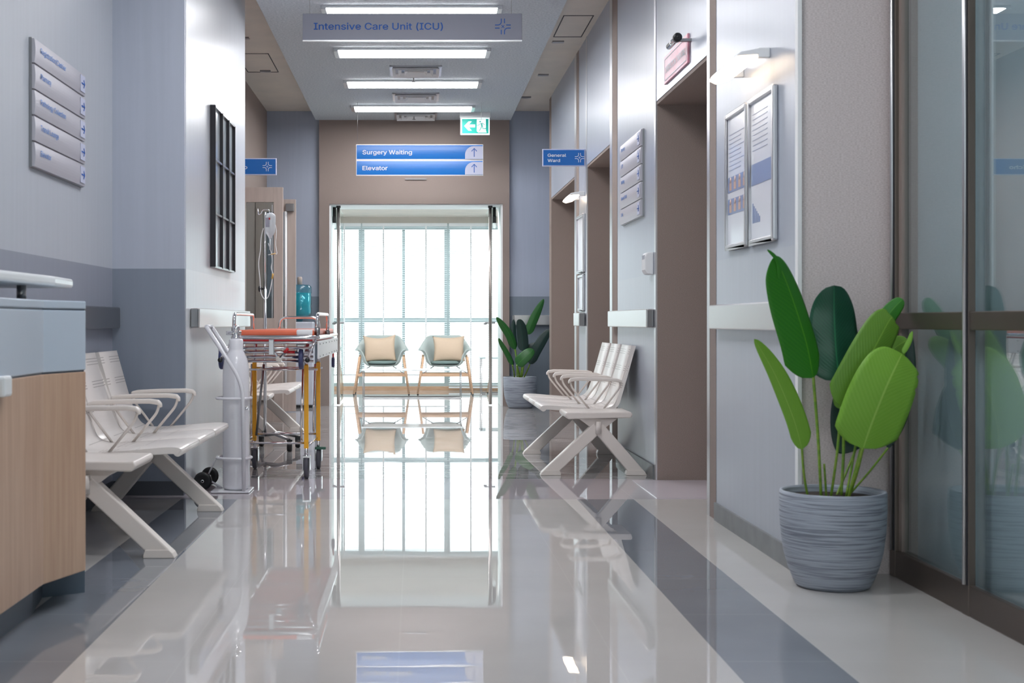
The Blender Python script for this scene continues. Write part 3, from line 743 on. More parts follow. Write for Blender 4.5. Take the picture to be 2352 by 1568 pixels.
t = thing('dispenser', 'small white hand dispenser on the wall beside the nearest doorway', 'dispenser', (XR - .03, 8.25, 1.3))
MB().prism([(XR, 1.24), (XR - .04, 1.245), (XR - .052, 1.27), (XR - .052, 1.35), (XR - .04, 1.375), (XR, 1.378)], 'y', 8.2, 8.33).build('case', 'white', t, bevel=.006)
bx(XR - .053, XR - .051, 8.22, 8.31, 1.335, 1.36).build('window_slot', 'silver', t)

# ================================================================== RAILS
def rail(x0, x1, y0, y1, label, capnear=True, mat='rail', z0=.918, z1=1.032):
    t = thing('crash_rail', label, 'wall rail', ((x0 + x1) / 2, (y0 + y1) / 2, z0), 'metal crash rails')
    bx(x0, x1, y0, y1, z0, z1).build('rail_face', mat, t, bevel=.006)
    if capnear: bx(x0 + .002, x1 - .002, y0 - .03, y0, z0 + .003, z1 - .003).build('end_cap', 'steel', t, bevel=.006)
rail(1.40, XR, 5.18, 6.45, 'satin metal crash rail under the two framed posters, behind the near plant')
rail(1.40, XR, 8.2, 9.85, 'bright metal crash rail behind the right three-seat bench')
rail(1.39, XR - .005, 11.5, 11.9, 'short metal crash rail between the two far doorways')
rail(XL, -1.62, 4.95, 7.40, 'grey metal crash rail behind the reception counter, ending at the blue column', mat='steel')
rail(-1.27, -1.22, 7.62, 9.95, 'bright metal crash rail on the silver column beside the stretcher')
t = thing('crash_rail', 'short metal crash rail on the far blue wall behind the far plant', 'wall rail', (1.32, 15.38, .918), 'metal crash rails')
bx(1.12, 1.54, 15.36, 15.41, .918, 1.032).build('rail_face', 'rail', t, bevel=.006)
bx(1.10, 1.12, 15.365, 15.41, .921, 1.029).build('end_cap', 'steel', t)

# picture frame grid on the silver column
t = thing('wall_frame_grid', 'black wall frame of nine glass squares on the silver column above the stretcher', 'picture frame', (-1.27, 8.8, 1.29))
ys = (8.34, 8.66, 8.955, 9.245); zs = (1.294, 1.625, 1.96, 2.29)
mb = MB()
for yy in ys: mb.box(-1.27, -1.236, yy - .008, yy + .008, zs[0], zs[-1])
mb.build('upright', 'darkgap', t)
mb = MB()
for z in zs: mb.box(-1.27, -1.239, ys[0], ys[-1], z - .006, z + .006)
mb.build('crossbar', 'steel', t)
for a in range(3):
    for b in range(3): bx(-1.265, -1.256, ys[a] + .008, ys[a + 1] - .008, zs[b] + .006, zs[b + 1] - .006).build('glass_square', 'mirror', t)

# ================================================================== RECEPTION COUNTER
t = thing('reception_counter', 'maple and pale blue reception counter with grey kick plate', 'counter', (-1.4, 4, 0))
def foot(d): return [(-1.2 - d, .5), (-1.2 - d, 4.35 - d * .1), (-1.125 - d, 4.60), (-1.3, 4.9 - d), (-1.655, 4.9 - d), (-1.655, .5)]
def prismz(pts, z0, z1): return MB().prism(pts, 'z', z0, z1)
prismz(foot(0), .105, .782).build('cabinet', 'counter_wood', t, bevel=.003)
prismz([(-1.25, .5), (-1.25, 4.40), (-1.29, 4.66), (-1.165, 4.75), (-1.3, 4.85), (-1.655, 4.85), (-1.655, .5)], 0, .106).build('kick_plate', 'kick', t)
prismz(foot(.006), .776, .79).build('shadow_gap', 'kick', t)
prismz(foot(0), .788, .990).build('blue_panel', 'counter_blue', t, bevel=.003)
prismz(foot(.004), .988, .996).build('shadow_gap', 'kick', t)
prismz(foot(-.001), .995, 1.022).build('top', 'counter_blue', t, bevel=.004)
hd = bx(-1.2, -1.175, 3.86, 3.935, .735, .795).build('drawer_handle', 'solid', t, bevel=.008)
shelf = prismz([(-1.34, 1.2), (-1.24, 3.6), (-1.215, 4.55), (-1.235, 4.86), (-1.27, 4.9), (-1.60, 4.9), (-1.60, 1.2)], 1.073, 1.106).build('transaction_shelf', 'solid', t, bevel=.01, seg=3)
for yy in (4.5, 3.2): MB().tube([(-1.315, yy, 1.02), (-1.315, yy, 1.075)], .016, 16).build('shelf_post', 'pole', t)

# ================================================================== BENCHES
def bench(sign):
    """three seats, four arm rests and an end table; the seats face away from the wall on +x (sign 1) or -x (sign -1)"""
    root = bpy.data.objects.new('waiting_bench', None); COL.objects.link(root); ROOTLOC[root.name] = Vector((0, 0, 0))
    root['category'] = 'bench'; root['group'] = 'three-seat waiting benches'
    def B(mb, name, mat, parent=root, **k):
        if sign < 0: mb.mirror_x()
        return mb.build(name, mat, parent, **k)
    # coordinates: x measured as on the right wall minus 1.15, y minus 8.41
    def prof():
        c = [(-.322, .404), (-.305, .411), (-.25, .412), (-.1, .400), (.03, .392), (.10, .394), (.145, .415), (.172, .46), (.20, .55), (.262, .77), (.270, .80)]
        pts = [Vector((a, 0, b)) for a, b in c]; out = []
        for i in range(len(pts) - 1):
            p0, p1, p2, p3 = pts[max(i - 1, 0)], pts[i], pts[i + 1], pts[min(i + 2, len(pts) - 1)]
            for k in range(4):
                u = k / 4; out.append(.5 * ((2 * p1) + (-p0 + p2) * u + (2 * p0 - 5 * p1 + 4 * p2 - p3) * u * u + (-p0 + 3 * p1 - 3 * p2 + p3) * u ** 3))
        out.append(pts[-1]); return [(p.x, p.z) for p in out]
    pr = prof(); n = len(pr)
    def offs(d):
        out = []
        for i, (x, z) in enumerate(pr):
            a, b = pr[max(i - 1, 0)], pr[min(i + 1, n - 1)]; tx, tz = b[0] - a[0], b[1] - a[1]; L = math.hypot(tx, tz); out.append((x + tz / L * d, z - tx / L * d))
        return out
    inner = offs(.028)
    for k in range(3):
        y0 = .33 + k * .49; y1 = y0 + .477
        mb = MB(); mb.prism(pr + inner[::-1], 'y', y0, y1, True)
        yc = (y0 + y1) / 2
        for v in mb.v:
            v.y = yc + (v.y - yc) * (1 - .14 * min(1, max(0, (v.z - .43) / .09)))
        mb.tube([(-.306, y0 + .004, .391), (-.306, y1 - .004, .391)], .0185, 14)
        B(mb, 'seat_shell', 'slot', bevel=.006, seg=2)
    ends = [.335, .822, 1.312, 1.797]
    for y in ends:
        pad = MB(); m = 10
        path = [(-.145, .572), (-.13, .588), (-.09, .594), (.06, .592), (.17, .586), (.2, .578)]
        pad.prism([(a, b) for a, b in path] + [(a, b - .022) for a, b in path[::-1]], 'y', y - .024, y + .024)
        ar = B(pad, 'armrest', 'bench', bevel=.008, seg=3)
        B(MB().tube([(-.135, y, .575), (-.125, y, .53), (-.01, y, .39)], .0065, 8, bend=.04), 'arm_strut', 'bench', ar)
        B(MB().tube([(.19, y, .575), (.19, y, .53), (.085, y, .39)], .0065, 8, bend=.04), 'arm_strut', 'bench', ar)
    # end table
    tb = MB().prism([(-.20, .362), (-.21, .375), (-.20, .392), (.20, .396), (.21, .38), (.20, .358), (-.19, .35)], 'y', -.06, .31)
    B(tb, 'end_table', 'bench', bevel=.008, seg=3)
    B(MB().prism([(-.12, .352), (.12, .352), (.03, .285), (-.03, .285)], 'y', -.03, -.005), 'table_bracket', 'bench', bevel=.003)
    B(MB().tube([(0, -.035, .335), (0, -.035, .26)], .018, 14), 'bracket_boss', 'bench')
    B(MB().box(-.035, .035, -.02, 1.79, .30, .345), 'beam', 'bench', bevel=.006)
    for y in (0, 1.34):
        for s2, xe in ((-1, -.30), (1, .242)):
            lg = MB(); w = .032
            top = Vector((0.0, y, .30)); end = Vector((xe, y, .03)); d = (end - top).normalized(); nn = Vector((-d.z, 0, d.x)) * .036
            q = [top - nn, top + nn, end + nn * 1.0, end - nn * 1.0]
            # feet stay level
            q2 = [(q[0].x, q[0].z), (q[1].x, q[1].z), (xe + (.055 if s2 > 0 else -.055) * 1.0 * (1 if s2 > 0 else 1), .026), (xe - (.055 if s2 > 0 else -.055), .026)]
            if s2 < 0: q2 = [(q[0].x, q[0].z), (q[1].x, q[1].z), (xe + .06, .026), (xe - .045, .026)]
            else: q2 = [(q[0].x, q[0].z), (q[1].x, q[1].z), (xe + .045, .026), (xe - .06, .026)]
            a = q2; mbp = MB().prism([a[0], a[1], a[2], a[3]] if s2 > 0 else [a[0], a[1], a[2], a[3]], 'y', y - w, y + w)
            leg = B(mbp, 'leg', 'bench', bevel=.006)
            if s2 < 0: fp = [(xe - .06, 0), (xe + .068, 0), (xe + .068, .012), (xe + .06, .034), (xe - .035, .034), (xe - .05, .02)]
            else: fp = [(xe - .068, 0), (xe + .06, 0), (xe + .05, .02), (xe + .035, .034), (xe - .06, .034), (xe - .068, .012)]
            B(MB().prism(fp, 'y', y - .036, y + .036), 'foot', 'bench', leg, bevel=.003)
    return root
b1 = bench(1); b1.location = (1.133, 8.41, 0); b1['label'] = 'cream steel three-seat bench with end table against the right wall'
b2 = bench(-1); b2.location = (-1.33, 5.47, 0); b2['label'] = 'cream steel three-seat bench partly behind the reception counter'
b3 = copy_tree(b2); b3.location = (-1.33, 10.41, 0); b3['label'] = 'cream steel bench half hidden behind the stretcher and the silver column'

# ================================================================== POTTED PLANTS
def planter(c, label, plantlabel, leaves, stems, group='ribbed grey planters'):
    cx, cy = c
    t = thing('planter', label, 'planter', (cx, cy, 0), group)
    prof = [(.001, 0), (.118, 0), (.130, .006), (.138, .02), (.158, .07), (.174, .13), (.183, .2), (.187, .27), (.187, .338), (.184, .345), (.176, .345), (.172, .338), (.170, .30), (.001, .30)]
    pot = MB().lathe(prof, (cx, cy, 0), 64).build('pot', 'pot', t)
    MB().lathe([(.001, .322), (.1, .324), (.168, .320)], (cx, cy, 0), 32).build('soil', 'soil', t)
    p = thing('potted_plant', plantlabel, 'plant', (cx, cy, .32), 'broad-leaved potted plants')
    for kw in leaves: leaf(p, **kw)
    for s in stems:
        pts = [Vector(q) for q in s[0]]
        MB().tube(smooth(pts), s[1] if len(s) > 1 else .0055, 8).build('stem', 'stem', p)
def smooth(pts, k=6):
    out = []
    for i in range(len(pts) - 1):
        p0, p1, p2, p3 = pts[max(i - 1, 0)], pts[i], pts[i + 1], pts[min(i + 2, len(pts) - 1)]
        for j in range(k):
            u = j / k; out.append(.5 * ((2 * p1) + (-p0 + p2) * u + (2 * p0 - 5 * p1 + 4 * p2 - p3) * u * u + (-p0 + 3 * p1 - 3 * p2 + p3) * u ** 3))
    out.append(pts[-1]); return out
def leaf(parent, mid, wl, wr, mat, nrm=(0, -1, 0), fold=.15, wave=0.0, tears=(), power=.75, tip=1.0, side=None):
    """mid: points of the midrib from base to tip; wl, wr: half widths on either side; nrm: which way the blade looks"""
    mid = smooth([Vector(m) for m in mid], 8); n = len(mid); N = Vector(nrm).normalized()
    nv = 12; vs = []; uv = []
    for i, p in enumerate(mid):
        u = i / (n - 1); tt = (mid[min(i + 1, n - 1)] - mid[max(i - 1, 0)]).normalized()
        S = tt.cross(N).normalized(); NN = S.cross(tt).normalized()
        base = min(1, u / .16) ** .55 if u < .16 else 1
        env = base * max(0, 1 - max(0, (u - .35) / .65) ** (2.2 * tip)) ** power
        for j in range(nv + 1):
            v = j / nv * 2 - 1; w = (wr if v > 0 else wl) * env
            for (tu, tv, tw) in tears:
                if (v > 0) == (tv > 0) and abs(v) > abs(tv): w *= 1 - .10 * math.exp(-((u - tu) / tw) ** 2) * 6 * (abs(v) - abs(tv))
            q = p + S * v * w + NN * (-fold * abs(v) ** 1.3 * w + wave * math.sin(u * 17 + v * 2) * abs(v) * w)
            vs.append(q); uv.append((v, u, 0))
    fs = [(i * (nv + 1) + j, (i + 1) * (nv + 1) + j, (i + 1) * (nv + 1) + j + 1, i * (nv + 1) + j + 1) for i in range(n - 1) for j in range(nv)]
    mb = MB(); mb.add(vs, fs, True)
    o = mb.build('leaf', mat, parent, fix=False)
    at = o.data.attributes.new('leafuv', 'FLOAT_VECTOR', 'POINT'); at.data.foreach_set('vector', [c for q in uv for c in q])
    md = o.modifiers.new('solid', 'SOLIDIFY'); md.thickness = .0012; md.offset = 0
    return o
PX, PY_ = 1.503, 4.865
def LP(*pts): return [W(a, b, y) for a, b, y in pts]
near_leaves = [
    dict(mid=LP((1868, 868, 4.84), (1853, 790, 4.82), (1822, 690, 4.78), (1795, 620, 4.74), (1779, 588, 4.72)), wl=.095, wr=.048, mat='leaf_green', nrm=(.25, -1, .25), fold=.2, power=.8),
    dict(mid=LP((1790, 640, 4.74), (1785, 600, 4.72), (1762, 573, 4.70)), wl=.006, wr=.012, mat='leaf_green', nrm=(.2, -1, .2)),
    dict(mid=LP((1842, 1032, 4.84), (1822, 960, 4.80), (1780, 860, 4.74), (1732, 778, 4.68)), wl=.028, wr=.046, mat='leaf_lime', nrm=(-.1, -1, -.1), fold=.1),
    dict(mid=LP((1928, 876, 4.93), (1920, 800, 4.95), (1916, 720, 4.95), (1916, 655, 4.93)), wl=.096, wr=.092, mat='leaf_dark', nrm=(0, -1, .1), fold=.22, wave=.05, power=.6),
    dict(mid=LP((1990, 800, 4.92), (2020, 750, 4.93), (2055, 705, 4.92), (2074, 687, 4.91)), wl=.032, wr=.034, mat='leaf_green', nrm=(0, -1, .2), power=.6),
    dict(mid=LP((1935, 935, 4.80), (1965, 880, 4.79), (2008, 800, 4.79), (2040, 740, 4.80), (2050, 728, 4.8)), wl=.078, wr=.062, mat='leaf_olive', nrm=(.1, -1, .1), fold=.15, power=.55),
    dict(mid=LP((1932, 938, 4.83), (1925, 905, 4.84), (1945, 830, 4.86), (1972, 775, 4.88)), wl=.018, wr=.02, mat='leaf_olive', nrm=(-.5, -1, .1)),
    dict(mid=LP((2000, 860, 4.86), (2030, 820, 4.86), (2060, 795, 4.86), (2085, 780, 4.86)), wl=.045, wr=.05, mat='leaf_olive', nrm=(0, -1, .3), power=.6),
    dict(mid=LP((2040, 1030, 4.80), (2078, 960, 4.77), (2098, 860, 4.75), (2096, 772, 4.74)), wl=.045, wr=.010, mat='leaf_black', nrm=(-.2, -1, 0)),
    dict(mid=LP((2075, 812, 4.735), (2090, 785, 4.735), (2096, 760, 4.735)), wl=.012, wr=.006, mat='leaf_lime', nrm=(-.2, -1, 0)),
    dict(mid=LP((1965, 1035, 4.97), (1950, 1000, 4.98), (1945, 930, 4.99), (1950, 860, 4.99)), wl=.062, wr=.11, mat='leaf_black', nrm=(0, -1, 0), power=.6),
    dict(mid=LP((1982, 1030, 4.74), (2003, 970, 4.71), (2035, 890, 4.69), (2062, 832, 4.70), (2072, 812, 4.71)), wl=.118, wr=.112, mat='leaf_lime', nrm=(.05, -1, .12), fold=.1, wave=.02, power=.6, tears=((.72, .85, .02), (.6, .88, .015))),
]
def st(p0, pt, r=.0055, bow=0):
    a = Vector((PX + p0[0], PY_ + p0[1], .32)); b = W(*pt); m = (a + b) / 2 + Vector((bow, 0, 0)); return ([a, m, b], r)
near_stems = [st((-.09, .0), (1842, 1030, 4.84), .0045, -.004), st((-.042, .0), (1868, 866, 4.84), .0055, .003), st((-.02, .01), (1893, 1065, 4.86), .004), st((-.01, -.01), (1932, 936, 4.80), .005, .004),
              st((.04, .03), (1928, 874, 4.93), .0055, .012), st((.048, .0), (1990, 802, 4.92), .0045, .01), st((.05, -.02), (1982, 1028, 4.74), .0055, .004), st((.055, .0), (2004, 860, 4.86), .0045, .012), st((.06, .02), (2040, 1028, 4.80), .004, .004), st((.03, .05), (1965, 1033, 4.97), .0045)]
planter((PX, PY_), 'ribbed grey planter standing by the glass partition', 'broad-leaved lime and dark green plant by the glass partition', near_leaves, near_stems)
FX, FY = 1.160, 15.02
far_leaves = [
    dict(mid=LP((1184, 802, 14.98), (1172, 770, 14.96), (1155, 745, 14.94), (1140, 728, 14.92)), wl=.055, wr=.04, mat='leaf_mid', nrm=(.3, -1, .2)),
    dict(mid=LP((1182, 800, 15.02), (1178, 770, 15.04), (1180, 733, 15.05)), wl=.04, wr=.04, mat='leaf_black', nrm=(0, -1, 0)),
    dict(mid=LP((1201, 806, 14.95), (1200, 780, 14.95), (1196, 750, 14.93), (1191, 733, 14.92)), wl=.055, wr=.065, mat='leaf_black', nrm=(0, -1, .1), power=.6),
    dict(mid=LP((1211, 768, 15.0), (1222, 740, 15.0), (1235, 712, 15.0), (1249, 686, 15.0)), wl=.045, wr=.055, mat='leaf_mid', nrm=(.1, -1, .1)),
    dict(mid=LP((1217, 836, 14.97), (1232, 805, 14.95), (1250, 775, 14.95), (1264, 757, 14.95)), wl=.06, wr=.055, mat='leaf_black', nrm=(0, -1, .1), power=.55),
    dict(mid=LP((1177, 838, 14.9), (1165, 812, 14.88), (1152, 790, 14.86), (1145, 776, 14.85)), wl=.03, wr=.03, mat='leaf_mid', nrm=(.3, -1, .1)),
    dict(mid=LP((1178, 840, 14.92), (1168, 818, 14.9), (1158, 800, 14.9)), wl=.01, wr=.03, mat='leaf_black', nrm=(0, -1, .1)),
    dict(mid=LP((1187, 838, 14.84), (1200, 826, 14.82), (1215, 812, 14.82), (1225, 802, 14.84)), wl=.075, wr=.06, mat='leaf_mid', nrm=(0, -1, .3), power=.5),
    dict(mid=LP((1205, 806, 15.02), (1218, 795, 15.02), (1233, 787, 15.02)), wl=.03, wr=.03, mat='leaf_black', nrm=(0, -1, .3)),
]
def stf(p0, pt, r=.007): a = Vector((FX + p0[0], FY + p0[1], .32)); b = W(*pt); return ([a, (a + b) / 2 + Vector((.004, 0, 0)), b], r)
far_stems = [stf((-.06, 0), (1177, 838, 14.9)), stf((-.03, 0), (1184, 802, 14.98)), stf((-.01, 0), (1182, 800, 15.02)), stf((0, -.02), (1201, 806, 14.95)), stf((.02, 0), (1211, 768, 15.0)), stf((.035, 0), (1217, 836, 14.97)), stf((0, -.03), (1187, 838, 14.84)), stf((.015, .02), (1205, 806, 15.02))]
planter((FX, FY), 'ribbed grey planter standing by the far glass doors', 'dark green broad-leaved plant by the far glass doors', far_leaves, far_stems)

# ================================================================== OXYGEN CYLINDER AND ITS CART
OX, OY = -1.012, 7.6
t = thing('oxygen_cylinder', 'tall white oxygen cylinder strapped upright in a white cart', 'gas cylinder', (OX, OY, .012))
MB().lathe([(.001, .014), (.066, .014), (.072, .02), (.0745, .04), (.0745, .66), (.072, .70), (.063, .745), (.05, .775), (.042, .79), (.040, .80), (.040, .85), (.036, .856), (.001, .856)], (OX, OY, 0), 40).build('bottle', 'bottle', t)
MB().lathe([(.028, .856), (.030, .862), (.022, .872), (.018, .9), (.022, .905), (.022, .925), (.012, .932), (.001, .933)], (OX, OY, 0), 20).tube([(OX - .055, OY - .01, .89), (OX + .03, OY, .89)], .012, 10).build('valve', 'chrome', t)
t = thing('cylinder_cart', 'white tube cart with two black wheels carrying the oxygen cylinder', 'cart', (OX - .05, OY, 0))
for dy in (-.10, .10):
    yy = OY + dy
    pts = [(-1.165, yy, .925), (-.995, yy, .665), (-.962, yy, .575), (-.955, yy, .012)]
    MB().tube(pts, .011, 10, bend=.05).build('side_tube', 'bottle', t)
MB().tube([(-1.164, OY - .10, .926), (-1.164, OY + .10, .926)], .011, 10).build('handle', 'bottle', t)
for z in (.525, .19):
    MB().tube([(-.955, OY - .1, z), (-1.05, OY - .1, z), (-1.115, OY - .06, z), (-1.115, OY + .06, z), (-1.05, OY + .1, z), (-.955, OY + .1, z), (-.922, OY, z)], .008, 8, closed=True, bend=.03).build('hoop', 'bottle', t)
MB().box(-.955, -.935, OY - .09, OY - .075, .46, .485).tube([(-.95, OY - .1, .47), (-.93, OY - .1, .47)], .008, 8).build('clamp', 'chrome', t)
bx(-1.14, -.925, OY - .11, OY + .11, .002, .012).build('base_plate', 'bottle', t, bevel=.003)
ax = (-1.205, .052)
for yy in (OY + .04, OY + .30):
    w = MB().lathe([(.001, -.014), (.03, -.014), (.034, -.017), (.05, -.012), (.052, 0), (.05, .012), (.034, .017), (.03, .014), (.001, .014)], (ax[0], yy, ax[1]), 28, 'y').build('wheel', 'black', t)
    MB().lathe([(.001, -.02), (.009, -.02), (.009, -.012)], (ax[0], yy, ax[1]), 12, 'y').build('hub', 'chrome', w)
MB().tube([(ax[0], OY + .02, ax[1]), (ax[0], OY + .32, ax[1])], .006, 8).build('axle', 'chrome', t)
MB().tube([(ax[0], OY + .17, ax[1]), (-1.13, OY + .09, .19)], .005, 8).tube([(ax[0], OY + .17, ax[1]), (-1.10, OY + .05, .012)], .006, 8).build('axle_brace', 'bottle', t)

# ================================================================== STRETCHER
t = thing('stretcher', 'orange wheeled stretcher with yellow legs and chrome rails beside the silver column', 'stretcher', (-.83, 8.8, 0))
XA, XB, YA, YB = -1.075, -.575, 7.87, 9.8
loop = [(XA, YA, .862), (XB, YA, .862), (XB, YB, .862), (XA, YB, .862)]
MB().tube(loop, .0125, 12, closed=True, bend=.07).build('bed_frame', 'chrome', t)
MB().tube([(XA + .01, YA + .03, .832), (XB - .01, YA + .03, .832), (XB - .01, YB - .03, .832), (XA + .01, YB - .03, .832)], .009, 10, closed=True, bend=.06).build('lower_frame', 'chrome', t)
mt = MB().box(XA + .02, XB - .02, YA + .03, YB - .04, .868, .905).build('mattress', 'orange', t, bevel=.014, seg=4)
MB().box(XB - .125, XB - .028, YA + .024, YA + .20, .872, .908).build('clear_cover', 'panelwhite', mt, bevel=.012, seg=3)
MB().box(XA + .03, XB - .03, YA + .04, YB - .05, .838, .850).build('bed_board', 'red', t)
for x in (XA + .005, XB - .005):
    MB().tube([(x, YA + .08, .862), (x, YA + .08, 1.0), (x, YA + 1.0, 1.0), (x, YA + 1.0, .862)], .0105, 10, bend=.05).build('side_rail', 'chrome', t)
    MB().lathe([(.016, 0), (.016, .045)], (x, YA + .08, .875), 12).lathe([(.016, 0), (.016, .03)], (x, YA + 1.0, .865), 12).build('rail_collar', 'steel', t)
MB().tube([(-.985, YB - .05, .862), (-.985, YB - .05, .985), (-.70, YB - .05, .985), (-.70, YB - .05, .862)], .0105, 10, bend=.08).build('head_rail', 'chrome', t)
sp = MB().box(XB - .002, XB + .006, YA + .04, YB + .03, .735, .838).build('side_panel', 'panelwhite', t, bevel=.002)
mb = MB()
for k in range(7):
    for z in (.75, .822): mb.lathe([(.0001, .0), (.004, .0), (.004, -.004)], (XB + .011, YA + .12 + k * .28, z), 8, 'x')
mb.build('panel_rivet', 'steel', sp)
# cross tubes under the bed
for y, z, r in ((YA + .05, .80, .008), (YA + .08, .775, .009), (YA + .10, .745, .009), (YA + .12, .72, .008), (8.3, .66, .006), (8.75, .655, .006)):
    MB().tube([(XA + .02, y, z), (XB - .03, y, z)], r, 10).build('cross_tube', 'chrome', t)
MB().box(-.86, -.83, YA + .02, YA + .05, .76, .85).build('latch_plate', 'alu', t, bevel=.003)
MB().tube([(-.85, YA + .04, .80), (-.795, YA + .03, .735), (-.76, YA + .02, .78)], .008, 10).lathe([(.018, -.01), (.018, .01)], (-.80, YA + .03, .735), 14, 'y').build('latch_linkage', 'chrome', t)
lv = MB().tube([(-.795, YA + .02, .745), (-.752, YA + .01, .79)], .005, 8).build('release_lever', 'steel', t)
MB().tube([(-.768, YA + .012, .774), (-.745, YA + .006, .798)], .0085, 10).build('lever_grip', 'red', lv)
MB().tube([(-.76, YA + .05, .775), (-.71, YA + .05, .775)], .0075, 8).build('lever_grip', 'red', lv)
# folding load wheels at the near end
for x in (-.675, -1.155 + .012):
    w = MB().lathe([(.001, -.014), (.04, -.014), (.055, -.014), (.062, -.008), (.062, .008), (.055, .014), (.04, .014), (.001, .014)], (x, YA + .09, .735), 28, 'x').build('load_wheel', 'wheelblue', t)
    MB().box(x - .02, x + .02, YA + .07, YA + .11, .775, .815).build('wheel_bracket', 'alu', w)
for x, s in ((XB - .01, 1), (XA, -1)):
    hn = MB().tube([(x, YA + .02, .85), (x - .045 * (1 if s > 0 else 1.4), YA + .0, .735)], .007, 8).build('pull_arm', 'chrome', t)
    MB().lathe([(.001, -.012), (.012, -.012), (.015, 0), (.012, .012), (.001, .012)], (x - .047 * (1 if s > 0 else 1.4), YA, .73), 14, 'y').build('grip_knob', 'black', hn)
w = MB().lathe([(.001, -.01), (.036, -.01), (.038, .01), (.001, .01)], (-.60, YB, .66), 20, 'x').build('load_wheel', 'wheelblue', t)
MB().tube([(-.60, YB, .66), (-.60, YB, .74)], .006, 8).build('wheel_bracket', 'red', w)
for (x, y) in ((-.665, 8.2), (-.632, 8.75), (-1.065, 8.2), (-1.045, 8.75)):
    lg = MB().box(x - .0135, x + .0135, y - .012, y + .012, .185, .69).build('leg', 'yellow', t, bevel=.003)
    MB().tube([(x, y, .13), (x, y, .19)], .011, 12).tube([(x, y, .69), (x + .01, y, .84)], .011, 12).build('leg_sleeve', 'chrome', lg)
    MB().tube([(x - .02, y + .02, .68), (x - .035, y + .03, .30), (x - .03, y + .02, .22)], .007, 8).build('leg_strut', 'chrome', lg)
    ws = MB().lathe([(.001, -.012), (.045, -.012), (.05, -.014), (.064, -.012), (.068, -.006), (.068, .006), (.064, .012), (.05, .014), (.045, .012), (.001, .012)], (x, y + .02, .068), 28, 'x').build('castor_wheel', 'rubber', t)
    MB().box(x - .024, x - .017, y - .012, y + .05, .05, .135).box(x + .017, x + .024, y - .012, y + .05, .05, .135).box(x - .024, x + .024, y - .016, y + .05, .128, .14).build('castor_fork', 'chrome', ws, bevel=.002)
for x, y in ((-.632, 8.75), (-1.065, 8.2)):
    MB().box(x - .02, x + .05, y - .03, y + .0, .128, .145).build('brake_pedal', pm('green_brake_pedal', (40, 92, 76), .4), t, bevel=.003)
for y, z in ((8.2, .217), (8.75, .228)):
    MB().tube([(-1.065, y, z), (-.645, y, z)], .0065, 8).build('cross_tube', 'chrome', t)
MB().tube([(-.655, 8.2, .2), (-.64, 8.75, .2)], .007, 8).tube([(-1.065, 8.2, .2), (-1.045, 8.75, .2)], .007, 8).build('leg_spreader', 'chrome', t)
MB().tube([(-.98, 8.7, .68), (-1.03, 8.72, .22)], .008, 8).build('fold_strut', 'steel', t)

# ================================================================== INFUSION STAND
IX, IY = -1.128, 10.1
t = thing('infusion_stand', 'chrome infusion stand on black castors beyond the stretcher', 'drip stand', (IX, IY, 0))
MB().tube([(IX, IY, .10), (IX, IY, 1.2)], .0125, 12).build('lower_pole', 'chrome', t)
MB().tube([(IX, IY, 1.2), (IX, IY, 1.775)], .0075, 10).build('upper_pole', 'chrome', t)
kn = MB().lathe([(.012, 0), (.024, .004), (.024, .022), (.01, .026)], (IX - .05, IY, 1.2), 8, 'x').tube([(IX - .03, IY, 1.2), (IX, IY, 1.2)], .008, 8).build('height_knob', 'black', t)
MB().tube([(IX - .055, IY, 1.80), (IX - .05, IY, 1.755), (IX - .03, IY, 1.76), (IX - .02, IY, 1.79), (IX + .03, IY, 1.795), (IX + .035, IY, 1.765), (IX + .05, IY, 1.765)], .004, 8, bend=.015).build('hook', 'chrome', t)
for k in range(5):
    a = math.radians(-42 + k * 72); dx, dy = math.cos(a) * .27, math.sin(a) * .27
    lg = MB().tube([(IX, IY, .105), (IX + dx * .4, IY + dy * .4, .12), (IX + dx, IY + dy, .085)], .012, 8).build('base_leg', 'steel', t)
    c = MB().lathe([(.001, -.018), (.03, -.018), (.033, -.008), (.033, .008), (.03, .018), (.001, .018)], (IX + dx, IY + dy, .033), 18, 'x').box(IX + dx - .02, IX + dx + .02, IY + dy - .016, IY + dy + .016, .055, .088).build('castor', 'black', lg)
t = thing('infusion_bag', 'clear infusion bag with looping white tube hanging from the drip stand', 'infusion bag', (IX + .045, IY, 1.5))
BX, BZ, BY = IX + .04, 1.655, IY - .02
def bagf(u, v):
    a = u * 2 * PI; z = v
    prof = [(0, .006), (.10, .012), (.24, .032), (.32, .039), (.6, .041), (.88, .041), (.96, .036), (1, .022)]
    for i in range(len(prof) - 1):
        if prof[i][0] <= z <= prof[i + 1][0]: k = (z - prof[i][0]) / (prof[i + 1][0] - prof[i][0]); r = prof[i][1] * (1 - k) + prof[i + 1][1] * k; break
    return (BX + r * math.cos(a), BY + r * .42 * math.sin(a), 1.565 + z * .20)
MB().grid(bagf, 20, 16, closed_u=True).build('bag_body', 'bag', t)
MB().box(BX - .032, BX - .002, BY - .0185, BY - .0165, 1.66, 1.73).build('bag_label', 'silver', t)
MB().box(BX - .008, BX + .002, BY - .0195, BY - .0175, 1.715, 1.73).build('red_mark', 'red', t)
MB().tube([(BX, BY, 1.57), (BX, BY, 1.49)], .007, 10).build('drip_chamber', 'bag', t)
q = lambda px, py: W(px, py, BY)
MB().tube(smooth([q(*p) for p in ((616, 558), (623, 580), (625, 600), (623, 615), (627, 628))]), .0028, 8).build('tube_lead', 'tubing', t)
MB().tube(smooth([q(*p) for p in ((605, 524), (600, 545), (598, 575), (594, 605), (597, 640), (599, 670), (606, 685), (614, 684), (620, 668), (627, 630))]), .0034, 8).build('tube_loop', 'tubing', t)
